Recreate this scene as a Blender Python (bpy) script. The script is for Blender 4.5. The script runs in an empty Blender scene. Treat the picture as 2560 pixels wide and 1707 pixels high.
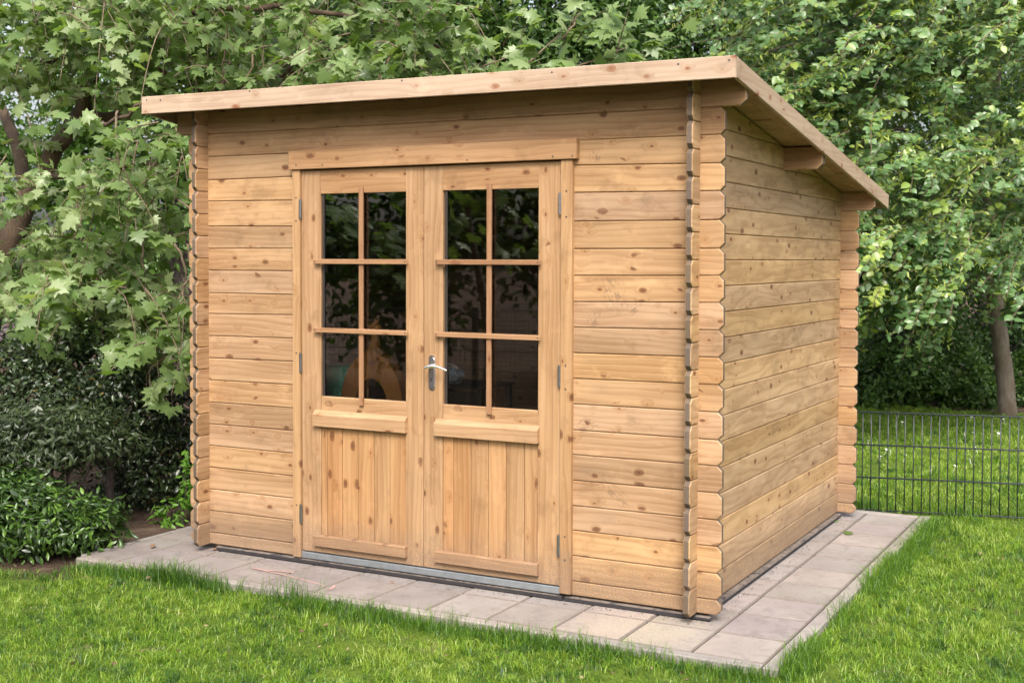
import bpy, math, random
import numpy as np
from mathutils import Vector, Matrix

C = bpy.context.scene.collection
rng = np.random.default_rng(7)
random.seed(7)
RAD = math.radians

# ------------------------------------------------------------------ camera
F_PX, CYO = 3137.86, -102.1                       # focal length and optical-centre offset for a 2560 px wide frame
CAM_POS = np.array([1.8962, -5.2785, 1.5731])
YAW, PITCH, ROLL = .4920, -.0328, .0031
def _basis():
    cy, sy, cp, sp = math.cos(YAW), math.sin(YAW), math.cos(PITCH), math.sin(PITCH)
    f = np.array([-sy*cp, cy*cp, sp]); r = np.array([cy, sy, 0.]); u = np.cross(r, f)
    c, s = math.cos(ROLL), math.sin(ROLL)
    return c*r + s*u, -s*r + c*u, f
CR, CU, CF = _basis()
cam_d = bpy.data.cameras.new('camera'); cam = bpy.data.objects.new('camera', cam_d); C.objects.link(cam)
cam_d.sensor_fit = 'HORIZONTAL'; cam_d.sensor_width = 36.
cam_d.lens = F_PX/2560*36.
cam_d.shift_y = CYO/2560.
cam_d.dof.use_dof = True; cam_d.dof.focus_distance = 6.1; cam_d.dof.aperture_fstop = 5.6
cam_d.clip_start = .05; cam_d.clip_end = 600
M = Matrix.Identity(4)
for i in range(3):
    M[i][0], M[i][1], M[i][2], M[i][3] = CR[i], CU[i], -CF[i], CAM_POS[i]
cam.matrix_world = M
bpy.context.scene.camera = cam

# ------------------------------------------------------------------ light
sc = bpy.context.scene
SUN_DIR = Vector((.42, -.80, 1.0)).normalized()   # towards the sun, behind the viewer
EL = math.asin(SUN_DIR.z)
world = bpy.data.worlds.new('World'); sc.world = world; world.use_nodes = True
wn = world.node_tree; bg = wn.nodes['Background']
sky = wn.nodes.new('ShaderNodeTexSky'); sky.sky_type = 'NISHITA'; sky.sun_disc = False
sky.sun_elevation = EL; sky.sun_rotation = math.atan2(SUN_DIR.x, SUN_DIR.y)
sky.air_density = 1.0; sky.dust_density = 6.0; sky.ozone_density = 1.0
hs = wn.nodes.new('ShaderNodeHueSaturation'); hs.inputs['Saturation'].default_value = .45; hs.inputs['Value'].default_value = 1.2
wn.links.new(sky.outputs[0], hs.inputs['Color']); wn.links.new(hs.outputs[0], bg.inputs[0]); bg.inputs[1].default_value = .15
sun_d = bpy.data.lights.new('sun', 'SUN'); sun_d.energy = 1.5; sun_d.angle = RAD(18); sun_d.color = (1., .93, .83)
sun = bpy.data.objects.new('sun', sun_d); C.objects.link(sun)
sun.rotation_euler = SUN_DIR.to_track_quat('Z', 'Y').to_euler()
vs = sc.view_settings
vs.view_transform = 'Standard'; vs.look = 'None'; vs.gamma = 1; vs.use_curve_mapping = False
vs.exposure = .90

# ------------------------------------------------------------------ helpers
def at(u, v, depth):
    """point at a depth from the viewer, from a place in the 2352 px wide picture"""
    f = F_PX*.91875
    return CAM_POS + (CF + CR*(u-1176)/f - CU*(v-(853.5+CYO)*.91875)/f)*depth
def project(P):
    d = P - CAM_POS; z = d @ CF
    return np.stack([1280+F_PX*(d @ CR)/z, 853.5+CYO-F_PX*(d @ CU)/z, z], -1)

def tag(o, label=None, cat=None, group=None, kind=None):
    if label: o['label'] = label
    if cat: o['category'] = cat
    if group: o['group'] = group
    if kind: o['kind'] = kind
    return o
def empty(name, loc=(0, 0, 0), parent=None):
    o = bpy.data.objects.new(name, None); C.objects.link(o); o.location = loc
    o.empty_display_size = .1
    if parent: o.parent = parent
    return o
def link(name, me, parent=None, mtx=None):
    o = bpy.data.objects.new(name, me); C.objects.link(o)
    if parent: o.parent = parent
    if mtx is not None: o.matrix_basis = mtx
    return o
def mesh(name, V, F, mats=(), midx=None, smooth=False):
    me = bpy.data.meshes.new(name)
    me.from_pydata([tuple(map(float, v)) for v in V], [], [tuple(map(int, f)) for f in F])
    for m in (mats if isinstance(mats, (list, tuple)) else [mats]): me.materials.append(m)
    if midx is not None: me.polygons.foreach_set('material_index', midx)
    if smooth: me.polygons.foreach_set('use_smooth', [True]*len(me.polygons))
    me.update()
    return me
def trimesh(name, V, T, mat, hue=None, smooth=False):
    """fast triangle mesh from arrays, hue = a number per vertex (leaf variety)"""
    me = bpy.data.meshes.new(name)
    V = np.ascontiguousarray(V, np.float32).reshape(-1, 3); T = np.ascontiguousarray(T, np.int32).reshape(-1, 3)
    me.vertices.add(len(V)); me.vertices.foreach_set('co', V.ravel())
    me.loops.add(T.size); me.loops.foreach_set('vertex_index', T.ravel())
    me.polygons.add(len(T)); me.polygons.foreach_set('loop_start', np.arange(0, T.size, 3, dtype=np.int32))
    if hue is not None:
        a = me.attributes.new('hue', 'FLOAT', 'POINT'); a.data.foreach_set('value', np.ascontiguousarray(hue, np.float32))
    me.materials.append(mat)
    if smooth: me.polygons.foreach_set('use_smooth', np.ones(len(T), bool))
    me.update(calc_edges=True)
    return me
class MB:
    """collects simple shapes into one mesh"""
    def __init__(s): s.V = []; s.F = []
    def add(s, V, F):
        n = len(s.V); s.V += [tuple(v) for v in V]; s.F += [tuple(i+n for i in f) for f in F]; return s
    def box(s, lo, hi, bev=0.):
        x0, y0, z0 = lo; x1, y1, z1 = hi; b = bev
        if b <= 0:
            V = [(x0,y0,z0),(x1,y0,z0),(x1,y1,z0),(x0,y1,z0),(x0,y0,z1),(x1,y0,z1),(x1,y1,z1),(x0,y1,z1)]
            return s.add(V, [(3,2,1,0),(4,5,6,7),(0,1,5,4),(1,2,6,5),(2,3,7,6),(3,0,4,7)])
        V = []; idx = {}
        xs, ys, zs = (x0, x1), (y0, y1), (z0, z1)
        for i in (0, 1):
            for j in (0, 1):
                for k in (0, 1):
                    for a in range(3):
                        p = [xs[i], ys[j], zs[k]]
                        for q in range(3):
                            if q != a: p[q] += b*(1 if (i, j, k)[q] == 0 else -1)
                        idx[i, j, k, a] = len(V); V.append(tuple(p))
        F = []
        for a in range(3):
            for side in (0, 1):
                q = [n for n in range(3) if n != a]; L = []
                for (m, n) in ((0,0),(1,0),(1,1),(0,1)):
                    ijk = [0, 0, 0]; ijk[a] = side; ijk[q[0]] = m; ijk[q[1]] = n; L.append(idx[(*ijk, a)])
                F.append(tuple(L))
        for a in range(3):                       # edges along axis a
            q = [n for n in range(3) if n != a]
            for m in (0, 1):
                for n in (0, 1):
                    L = []
                    for e, ax in ((0, q[0]), (1, q[0]), (1, q[1]), (0, q[1])):
                        ijk = [0, 0, 0]; ijk[a] = e; ijk[q[0]] = m; ijk[q[1]] = n; L.append(idx[(*ijk, ax)])
                    F.append(tuple(L))
        for i in (0, 1):
            for j in (0, 1):
                for k in (0, 1): F.append((idx[i,j,k,0], idx[i,j,k,1], idx[i,j,k,2]))
        c = np.array([(x0+x1)/2, (y0+y1)/2, (z0+z1)/2])
        G = []
        for f in F:
            P = np.array([V[i] for i in f]); n = np.cross(P[1]-P[0], P[2]-P[0])
            G.append(f if n @ (P.mean(0)-c) > 0 else f[::-1])
        return s.add(V, G)
    def tube(s, pts, rad, n=8, caps=True):
        pts = [np.asarray(p, float) for p in pts]
        if np.isscalar(rad): rad = [rad]*len(pts)
        V = []; F = []; a0 = None
        for i, p in enumerate(pts):
            d = pts[min(i+1, len(pts)-1)] - pts[max(i-1, 0)]; d = d/(np.linalg.norm(d)+1e-9)
            if a0 is None:
                a0 = np.cross(d, (0, 0, 1.) if abs(d[2]) < .9 else (1., 0, 0))
            a = a0 - d*(a0 @ d); a = a/np.linalg.norm(a); a0 = a; b = np.cross(d, a)
            for k in range(n):
                t = 2*math.pi*k/n; V.append(p + rad[i]*(a*math.cos(t)+b*math.sin(t)))
        for i in range(len(pts)-1):
            for k in range(n):
                F.append((i*n+k, i*n+(k+1) % n, (i+1)*n+(k+1) % n, (i+1)*n+k))
        if caps:
            F.append(tuple(range(n))[::-1]); F.append(tuple(range((len(pts)-1)*n, len(pts)*n)))
        return s.add(V, F)
    def prism(s, poly, axis, a, b):
        """2-D polygon pushed along an axis (0 = x: poly is (y, z); 1 = y: (x, z); 2 = z: (x, y))"""
        n = len(poly); V = []
        for e in (a, b):
            for (p, q) in poly:
                V.append({0: (e, p, q), 1: (p, e, q), 2: (p, q, e)}[axis])
        F = [tuple(range(n)), tuple(range(n, 2*n))[::-1]] + [(i, i+n, (i+1) % n+n, (i+1) % n) for i in range(n)]
        c = np.mean(np.array(V), 0); G = []
        for f in F:
            P = np.array([V[i] for i in f]); nn = sum(np.cross(P[i]-P[0], P[i+1]-P[0]) for i in range(1, len(f)-1))
            G.append(f if nn @ (P.mean(0)-c) > 0 else f[::-1])
        return s.add(V, G)
    def build(s, name, mat, parent=None, smooth=False, mtx=None, center=False):
        V = np.array(s.V)
        if center:
            c = (V.min(0)+V.max(0))/2; V = V-c; mtx = Matrix.Translation(c) if mtx is None else mtx @ Matrix.Translation(c)
        return link(name, mesh(name, V, s.F, mat, smooth=smooth), parent, mtx)

# ------------------------------------------------------------------ materials
class NT:
    def __init__(s, name):
        s.m = bpy.data.materials.new(name); s.m.use_nodes = True; s.t = s.m.node_tree
        s.b = s.t.nodes['Principled BSDF']; s.out = s.t.nodes['Material Output']
    def n(s, typ, **kw):
        nd = s.t.nodes.new('ShaderNode'+typ)
        for k, v in kw.items(): setattr(nd, k, v)
        return nd
    def set(s, sock, v):
        if isinstance(v, bpy.types.NodeSocket): s.t.links.new(v, sock)
        else: sock.default_value = v
    def math(s, op, a, b=0., c=None, clamp=False):
        nd = s.n('Math', operation=op, use_clamp=clamp); s.set(nd.inputs[0], a); s.set(nd.inputs[1], b)
        if c is not None: s.set(nd.inputs[2], c)
        return nd.outputs[0]
    def vmath(s, op, a, b=(0, 0, 0)):
        nd = s.n('VectorMath', operation=op); s.set(nd.inputs[0], a); s.set(nd.inputs[1], b)
        return nd.outputs[1 if op in ('LENGTH', 'DISTANCE') else 0]
    def noise(s, vec, scale=5., detail=3., rough=.55, dist=0.):
        nd = s.n('TexNoise'); s.set(nd.inputs['Vector'], vec); nd.inputs['Scale'].default_value = scale
        nd.inputs['Detail'].default_value = detail; nd.inputs['Roughness'].default_value = rough; nd.inputs['Distortion'].default_value = dist
        return nd.outputs[0]
    def rng(s, v, a, b, c=0., d=1., smooth=True):
        nd = s.n('MapRange', interpolation_type='SMOOTHSTEP' if smooth else 'LINEAR')
        s.set(nd.inputs[0], v)
        for i, q in enumerate((a, b, c, d)): nd.inputs[i+1].default_value = q
        return nd.outputs[0]
    def mix(s, f, a, b, mode='MIX'):
        nd = s.n('Mix', data_type='RGBA', blend_type=mode); s.set(nd.inputs[0], f)
        for k, v in ((6, a), (7, b)): s.set(nd.inputs[k], v if isinstance(v, bpy.types.NodeSocket) or len(v) == 4 else (*v, 1))
        return nd.outputs[2]
    def comb(s, x, y, z):
        nd = s.n('CombineXYZ'); s.set(nd.inputs[0], x); s.set(nd.inputs[1], y); s.set(nd.inputs[2], z); return nd.outputs[0]
    def sep(s, v):
        nd = s.n('SeparateXYZ'); s.set(nd.inputs[0], v); return nd.outputs
    def bump(s, h, strength=.3, dist=.01):
        nd = s.n('Bump'); nd.inputs['Strength'].default_value = strength; nd.inputs['Distance'].default_value = dist
        s.set(nd.inputs['Height'], h); s.set(s.b.inputs['Normal'], nd.outputs[0])

def wood(name, light, dark, knot=(.085, .036, .016), rough=.62, knots=1., splash=False, stains=None, ringscale=1., grey=.3, warpk=9., linek=.40):
    """softwood board: grain runs along the object's local x, boards differ by object random and object colour"""
    N = NT(name)
    oi = N.n('ObjectInfo'); tc = N.n('TexCoord')
    r = oi.outputs['Random']
    off = N.comb(N.math('MULTIPLY', r, 91.7), N.math('MULTIPLY', r, 17.3), N.math('MULTIPLY', r, 53.1))
    P = N.vmath('ADD', tc.outputs['Object'], off)
    x, y, z = N.sep(P)
    # knots: cells drawn out along the board
    kv = N.comb(N.math('MULTIPLY', x, 5.2), N.math('MULTIPLY', y, 3.), N.math('MULTIPLY', z, 12.5))
    vo = N.n('TexVoronoi', feature='F1'); N.set(vo.inputs['Vector'], kv); vo.inputs['Scale'].default_value = 1.
    vo.inputs['Randomness'].default_value = .95
    kd = vo.outputs['Distance']
    kr = N.sep(vo.outputs['Color'])
    ksize = N.math('MULTIPLY', N.math('POWER', N.rng(kr[0], .60-.27*knots, 1., 0., 1., False), 2.1), .225)
    kpos = N.sep(N.vmath('SUBTRACT', kv, vo.outputs['Position']))
    kdd = N.math('SQRT', N.math('ADD', N.math('POWER', N.math('MULTIPLY', kpos[0], 1.35), 2.), N.math('POWER', kpos[2], 2.)))
    ke = N.math('ADD', kdd, N.math('MULTIPLY', N.math('SUBTRACT', N.noise(kv, 4.5, 3.), .5), .10))
    kin = N.math('SUBTRACT', 1., N.math('DIVIDE', ke, N.math('MAXIMUM', ksize, .001)), clamp=True)
    kmask = N.rng(kin, .02, .30)
    kcore = N.rng(kin, .55, .95)
    has = N.rng(ksize, .01, .03)
    halo = N.math('MULTIPLY', N.rng(ke, .34, .04), has)
    # growth rings, pushed aside round the knots
    warp = N.noise(N.comb(N.math('MULTIPLY', x, .9), N.math('MULTIPLY', y, 2.), N.math('MULTIPLY', z, 5.)), 1., 3., .5)
    ring = N.math('ADD', N.math('MULTIPLY', z, 62.*ringscale), N.math('MULTIPLY', warp, warpk))
    ring = N.math('ADD', ring, N.math('MULTIPLY', halo, 2.4))
    line = N.math('SINE', N.math('MULTIPLY', ring, 6.283*.5))
    line = N.math('POWER', N.math('ADD', N.math('MULTIPLY', line, .5), .5), 2.2)
    fib = N.noise(N.comb(N.math('MULTIPLY', x, 3.5), N.math('MULTIPLY', y, 60.), N.math('MULTIPLY', z, 190.)), 1., 3., .6)
    broad = N.noise(N.comb(N.math('MULTIPLY', x, 1.1), y, N.math('MULTIPLY', z, 9.)), 1., 2., .5)
    blot = N.noise(N.comb(N.math('MULTIPLY', x, 4.), N.math('MULTIPLY', y, 4.), N.math('MULTIPLY', z, 11.)), 1., 3., .6)
    f = N.math('ADD', N.math('MULTIPLY', line, linek), N.math('MULTIPLY', N.rng(fib, .3, .75), .30))
    f = N.math('ADD', f, N.math('MULTIPLY', N.rng(broad, .36, .64), .55))
    f = N.math('SUBTRACT', f, .1, clamp=True)
    col = N.mix(f, light, dark)
    col = N.mix(N.math('MULTIPLY', N.rng(blot, .56, .78), grey), col, (.215, .155, .10))                 # greyish weathered blotches
    col = N.mix(N.math('MULTIPLY', N.rng(blot, .42, .26), .45), col, tuple(min(1, c*1.22) for c in light))   # pale planed patches
    col = N.mix(N.math('MULTIPLY', halo, .55), col, tuple(a*.72*b for a, b in zip(light, (1., .82, .66))))
    col = N.mix(N.math('MULTIPLY', kmask, .85), col, tuple(min(1, a*1.7) for a in knot))
    col = N.mix(N.math('MULTIPLY', kcore, .8), col, knot)
    cloud = N.noise(N.comb(N.math('MULTIPLY', x, 5.5), N.math('MULTIPLY', y, 5.), N.math('MULTIPLY', z, 7.)), 1., 4., .65)
    col = N.mix(N.math('MULTIPLY', N.rng(cloud, .54, .72), .44), col, tuple(a*.62 for a in dark))     # smoky brown patches
    col = N.mix(N.math('MULTIPLY', N.rng(cloud, .42, .27), .5), col, tuple(min(1, c*1.16) for c in light))
    thin_ = N.math('POWER', N.math('ADD', N.math('MULTIPLY', N.math('SINE', N.math('MULTIPLY', ring, 6.283)), .5), .5), 9.)
    col = N.mix(N.math('MULTIPLY', N.math('MULTIPLY', thin_, N.rng(broad, .42, .6)), .5), col, tuple(a*.75 for a in dark))
    # fine dark checks and resin marks
    chk = N.noise(N.comb(N.math('MULTIPLY', x, 14.), y, N.math('MULTIPLY', z, 150.)), 1., 2., .5)
    col = N.mix(N.math('MULTIPLY', N.rng(chk, .70, .78), .35), col, tuple(a*.45 for a in dark))
    col = N.mix(1., col, oi.outputs['Color'], 'MULTIPLY')
    wp = N.n('NewGeometry').outputs['Position']
    if splash:                                        # mud splashed up on the lowest boards
        wz = N.sep(wp)[2]
        sp = N.noise(wp, 9., 5., .7); spk = N.noise(wp, 120., 2., .6)
        lo = N.rng(N.math('ADD', wz, N.math('MULTIPLY', sp, -.25)), .17, -.09)
        m = N.math('MULTIPLY', lo, N.rng(spk, .36, .58, .3, 1.))
        col = N.mix(N.math('MULTIPLY', m, .74), col, (.19, .135, .098))
    for (p, rad, sx, rot) in (stains or []):          # dark smears left by a muddy ball
        d = N.vmath('SUBTRACT', wp, p)
        dx, dy, dz = N.sep(d)
        c_, s_ = math.cos(rot), math.sin(rot)
        a = N.math('ADD', N.math('MULTIPLY', dx, c_), N.math('MULTIPLY', dz, s_))
        b = N.math('SUBTRACT', N.math('MULTIPLY', dz, c_), N.math('MULTIPLY', dx, s_))
        q = N.math('SQRT', N.math('ADD', N.math('POWER', N.math('DIVIDE', a, rad*sx), 2.), N.math('POWER', N.math('DIVIDE', b, rad), 2.)))
        st = N.noise(N.comb(N.math('MULTIPLY', a, 28.), dy, N.math('MULTIPLY', b, 75.)), 1., 3., .6)
        m = N.math('MULTIPLY', N.rng(q, 1., .35), N.rng(st, .47, .60))
        col = N.mix(N.math('MULTIPLY', m, .42), col, (.10, .062, .045))
    N.set(N.b.inputs['Base Color'], col)
    N.set(N.b.inputs['Roughness'], N.rng(fib, .2, .8, rough-.08, rough+.1))
    N.b.inputs['Specular IOR Level'].default_value = .35
    N.bump(N.math('ADD', N.math('MULTIPLY', fib, .6), N.math('MULTIPLY', line, -.25)), .25, .002)
    return N.m

def endgrain(name, base):
    N = NT(name); tc = N.n('TexCoord'); oi = N.n('ObjectInfo')
    P = tc.outputs['Object']; x, y, z = N.sep(P)
    r = oi.outputs['Random']
    d = N.vmath('LENGTH', N.comb(0., N.math('ADD', y, N.math('MULTIPLY', r, .05)), N.math('SUBTRACT', N.math('MULTIPLY', r, .16), N.math('ADD', z, .08))))
    rings = N.math('SINE', N.math('MULTIPLY', d, 900.))
    nz = N.noise(P, 70, 3.)
    col = N.mix(N.math('ADD', N.math('MULTIPLY', rings, .2), N.math('MULTIPLY', nz, .7)), tuple(c*1.15 for c in base), tuple(c*.6 for c in base))
    N.set(N.b.inputs['Base Color'], N.mix(1., col, oi.outputs['Color'], 'MULTIPLY')); N.b.inputs['Roughness'].default_value = .8
    return N.m

HONEY, HONEY_D = (.430, .2715, .150), (.284, .160, .077)
STAINS = [((-.405, 0, 1.42), .085, 1.5, 1.9), ((-.30, 0, 1.36), .05, 1.1, .6), ((-.54, 0, .80), .055, 1.4, .1), ((-.39, 0, .50), .05, 2.6, -.75),
          ((-.50, 0, 1.30), .04, 1.6, .9), ((-.50, 0, 2.05), .05, .8, 1.4)]
M_wall = wood('wall_wood', HONEY, HONEY_D, splash=True, stains=STAINS)
M_side = wood('side_wood', (.450, .295, .159), (.309, .185, .089), splash=True, ringscale=.5, warpk=15., linek=.55, knots=1.15)
M_door = wood('door_wood', (.400, .2455, .130), (.279, .154, .071), knots=.75, splash=True, grey=.15)
M_panel = wood('panel_wood', (.402, .241, .121), (.283, .149, .065), knots=.75, splash=True, grey=.1)
M_fascia = wood('fascia_wood', (.445, .33, .238), (.35, .237, .158), knot=(.15, .062, .03), knots=.9, grey=.06)
M_bar = wood('glazing_bar_wood', (.29, .155, .080), (.21, .10, .046), knots=.1, grey=.1)
M_soffit = wood('soffit_wood', (.385, .243, .125), (.275, .157, .07), knots=.7)
M_end = endgrain('end_grain', (.118, .084, .058))

def simple(name, col, rough=.5, metal=0., noise=None, bump=None, spec=.5):
    N = NT(name); P = N.n('TexCoord').outputs['Object']
    if noise:
        a, sc_ = noise; f = N.noise(P, sc_, 4.)
        N.set(N.b.inputs['Base Color'], N.mix(f, tuple(c*(1-a) for c in col), tuple(min(1, c*(1+a)) for c in col)))
        if bump: N.bump(f, bump, .004)
    else: N.b.inputs['Base Color'].default_value = (*col, 1)
    N.b.inputs['Roughness'].default_value = rough; N.b.inputs['Metallic'].default_value = metal
    N.b.inputs['Specular IOR Level'].default_value = spec
    return N.m
M_zinc = simple('galvanised_steel', (.42, .46, .50), .45, .85, (.25, 30))
M_hinge = simple('hinge_steel', (.26, .26, .27), .34, .9, (.2, 60))
M_chrome = simple('chrome', (.80, .80, .82), .15, .95)
M_felt = simple('roofing_felt', (.02, .02, .023), .9, 0., (.4, 90), .4)
def bearer_mat():
    N = NT('dark_bearer'); P = N.n('TexCoord').outputs['Object']; g = N.n('NewGeometry')
    f = N.noise(P, 70., 4., .7); up = N.rng(N.sep(g.outputs['True Normal'])[2], .3, .9)
    col = N.mix(f, (.022, .020, .023), (.060, .055, .057))
    col = N.mix(N.math('MULTIPLY', up, N.rng(N.noise(P, 25., 4., .7), .3, .6)), col, (.19, .155, .13))      # dust lying on top
    N.set(N.b.inputs['Base Color'], col); N.b.inputs['Roughness'].default_value = .95; N.b.inputs['Specular IOR Level'].default_value = .12
    N.bump(f, .5, .004); return N.m
M_rubber = bearer_mat()
M_gasket = simple('glazing_seal', (.03, .022, .018), .7)
M_wire = simple('fence_wire', (.022, .028, .030), .38, 0., (.2, 90))
M_screw = simple('screw_steel', (.10, .09, .085), .5, .7)

def glass_mat():
    N = NT('window_glass'); N.t.nodes.remove(N.b)
    fr = N.n('Fresnel'); fr.inputs['IOR'].default_value = 1.62
    tr = N.n('BsdfTransparent'); tr.inputs[0].default_value = (.86, .87, .86, 1)
    gl = N.n('BsdfGlossy'); gl.inputs['Roughness'].default_value = .012; gl.inputs[0].default_value = (.95, .95, .95, 1)
    P = N.n('TexCoord').outputs['Object']
    bp = N.n('Bump'); bp.inputs['Strength'].default_value = .006; bp.inputs['Distance'].default_value = .004
    N.set(bp.inputs['Height'], N.noise(P, 5., 1.)); N.set(gl.inputs['Normal'], bp.outputs[0])
    mx = N.n('MixShader'); N.set(mx.inputs[0], N.math('MULTIPLY', fr.outputs[0], 1.05, clamp=True))
    N.t.links.new(tr.outputs[0], mx.inputs[1]); N.t.links.new(gl.outputs[0], mx.inputs[2]); N.t.links.new(mx.outputs[0], N.out.inputs[0])
    return N.m
M_glass = glass_mat()

def leaf_mat(name, cols, trans=.35, rough=.42, spec=.5):
    """cols: a list of leaf colours picked by the hue number of each leaf"""
    N = NT(name)
    at_ = N.n('Attribute', attribute_name='hue')
    rp = N.n('ValToRGB'); e = rp.color_ramp.elements
    k = len(cols)
    while len(e) < k: e.new(.5)
    for i, c in enumerate(cols): e[i].position = i/(k-1); e[i].color = (*c, 1)
    N.set(rp.inputs[0], at_.outputs['Fac'])
    P = N.n('TexCoord').outputs['Object']
    col = N.mix(.5, rp.outputs[0], N.mix(N.noise(P, 9., 2.), (.75, .75, .75), (1.25, 1.25, 1.25)), 'MULTIPLY')
    N.set(N.b.inputs['Base Color'], col); N.b.inputs['Roughness'].default_value = rough
    N.b.inputs['Specular IOR Level'].default_value = spec
    tl = N.n('BsdfTranslucent'); N.set(tl.inputs[0], N.mix(1., col, (1.35, 1.45, .55), 'MULTIPLY'))
    mx = N.n('MixShader'); mx.inputs[0].default_value = trans
    N.t.links.new(N.b.outputs[0], mx.inputs[1]); N.t.links.new(tl.outputs[0], mx.inputs[2]); N.t.links.new(mx.outputs[0], N.out.inputs[0])
    return N.m
ML_plane = leaf_mat('plane_leaf', [(.075, .125, .036), (.13, .205, .062), (.20, .285, .10), (.30, .365, .18)], .42, .34)
ML_linden = leaf_mat('linden_leaf', [(.06, .125, .045), (.115, .215, .075), (.18, .29, .125), (.27, .36, .07), (.38, .44, .10)], .38, .32, .65)
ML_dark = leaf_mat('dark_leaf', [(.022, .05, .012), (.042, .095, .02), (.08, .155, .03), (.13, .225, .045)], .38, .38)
ML_back = leaf_mat('bright_back_leaf', [(.05, .10, .02), (.09, .18, .03), (.14, .26, .045)], .5, .5)
ML_pale = leaf_mat('far_pale_leaf', [(.13, .22, .10), (.20, .30, .15), (.27, .37, .20)], .4, .6)  # distance haze put into the pale leaf colours
ML_holly = leaf_mat('evergreen_leaf', [(.016, .026, .012), (.026, .045, .018), (.045, .07, .025), (.05, .08, .03), (.16, .10, .02)], .12, .3, .6)
ML_laurel = leaf_mat('laurel_leaf', [(.022, .042, .016), (.04, .08, .02), (.075, .15, .026), (.15, .27, .04)], .25, .3, .6)
ML_olive = leaf_mat('olive_leaf', [(.024, .036, .014), (.038, .056, .022), (.055, .08, .028)], .18, .38)
ML_sprig = leaf_mat('sprig_leaf', [(.11, .24, .03), (.17, .34, .05)], .4, .4)
ML_lilac = leaf_mat('lilac_blossom', [(.22, .13, .24), (.30, .19, .30)], .3, .6)
ML_grass = leaf_mat('grass_blade', [(.03, .082, .022), (.072, .16, .018), (.145, .265, .02), (.25, .36, .035), (.38, .40, .19)], .35, .40, .4)

def bark(name, a, b, scale=9.):
    N = NT(name); P = N.n('TexCoord').outputs['Object']; x, y, z = N.sep(P)
    Q = N.comb(x, y, N.math('MULTIPLY', z, .45))
    f = N.noise(Q, scale, 5., .65); g = N.noise(Q, scale*5, 4., .7)
    col = N.mix(N.rng(f, .38, .62), a, b)
    col = N.mix(N.rng(g, .5, .8, 0, .6), col, tuple(c*.45 for c in a))
    N.set(N.b.inputs['Base Color'], col); N.b.inputs['Roughness'].default_value = .85
    N.bump(N.math('ADD', f, g), .7, .02)
    return N.m
MB_plane = bark('plane_bark', (.13, .085, .055), (.075, .048, .033))
MB_linden = bark('linden_bark', (.19, .155, .125), (.115, .085, .06), 7.)
MB_dark = bark('dark_bark', (.042, .029, .024), (.022, .016, .013))
MB_twig = bark('twig_bark', (.22, .165, .11), (.13, .09, .06), 14.)

# ground, soil and paving
def ground_mat():
    N = NT('ground_soil_and_turf'); P = N.n('NewGeometry').outputs['Position']; x, y, z = N.sep(P)
    edge = N.noise(P, 2.2, 4., .6)
    fine = N.noise(P, 45., 5., .7); mid = N.noise(P, 7., 4., .6)
    soil = N.mix(fine, (.045, .028, .02), (.13, .085, .064))
    soil = N.mix(N.rng(mid, .45, .7), soil, (.15, .11, .082))
    turf = N.mix(N.rng(mid, .35, .65), (.055, .10, .014), (.11, .165, .02))
    turf = N.mix(N.rng(fine, .4, .7, 0., .7), turf, (.14, .20, .035))
    bare = N.noise(P, 3.1, 3., .6)
    turf = N.mix(N.rng(bare, .63, .74, 0., .75), turf, (.19, .165, .095))
    wob = N.math('MULTIPLY', N.math('SUBTRACT', edge, .5), .5)
    left = N.math('MULTIPLY', N.rng(N.math('ADD', x, wob), -3.05, -3.25), N.rng(N.math('ADD', y, wob), -.86, -.70))
    left = N.math('MAXIMUM', left, N.rng(N.math('ADD', y, N.math('MULTIPLY', wob, 2.)), -3.0, -3.4))
    far = N.rng(N.math('ADD', y, wob), 8.9, 9.2)
    m = N.math('MAXIMUM', left, far)
    N.set(N.b.inputs['Base Color'], N.mix(m, turf, soil)); N.b.inputs['Roughness'].default_value = .95
    N.b.inputs['Specular IOR Level'].default_value = .1
    N.bump(N.math('ADD', fine, mid), .8, .03)
    return N.m
M_ground = ground_mat()
def paving_mat(name, a, b, sand):
    N = NT(name); P = N.n('NewGeometry').outputs['Position']; oi = N.n('ObjectInfo')
    big = N.noise(P, 3., 4., .6); fine = N.noise(P, 160., 3., .7); mid = N.noise(P, 14., 4., .65)
    col = N.mix(N.rng(big, .3, .7), a, b)
    col = N.mix(N.rng(mid, .48, .72, 0., .6), col, tuple(c*.68 for c in a))
    col = N.mix(N.rng(N.noise(P, 5.5, 5., .7), .54, .70, 0., .5), col, (.20, .165, .14))          # damp brown stains
    col = N.mix(N.math('MULTIPLY', N.rng(fine, .35, .7), .4), col, tuple(c*.62 for c in a))
    if sand:                                           # sand drifted over the slabs by the corner
        d = N.vmath('DISTANCE', P, (-.18, -.27, -.03))
        m = N.math('MULTIPLY', N.rng(N.math('ADD', d, N.math('MULTIPLY', mid, .35)), .62, .28), N.rng(N.noise(P, 70., 3., .7), .3, .55))
        col = N.mix(N.math('MULTIPLY', m, .8), col, (.37, .31, .245))
        grit = N.math('MULTIPLY', N.rng(N.noise(P, 60., 4., .75), .60, .68), N.rng(N.noise(P, 2.5, 2.), .42, .6))
        col = N.mix(N.math('MULTIPLY', grit, .45), col, (.13, .09, .065))
    col = N.mix(1., col, oi.outputs['Color'], 'MULTIPLY')
    N.set(N.b.inputs['Base Color'], col); N.b.inputs['Roughness'].default_value = .88
    N.b.inputs['Specular IOR Level'].default_value = .25
    N.bump(N.math('ADD', fine, mid), .3, .004)
    return N.m
M_slab = paving_mat('concrete_slab', (.255, .222, .212), (.315, .282, .268), True)
M_kerb = paving_mat('concrete_kerb', (.285, .255, .238), (.34, .31, .285), False)
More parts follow.
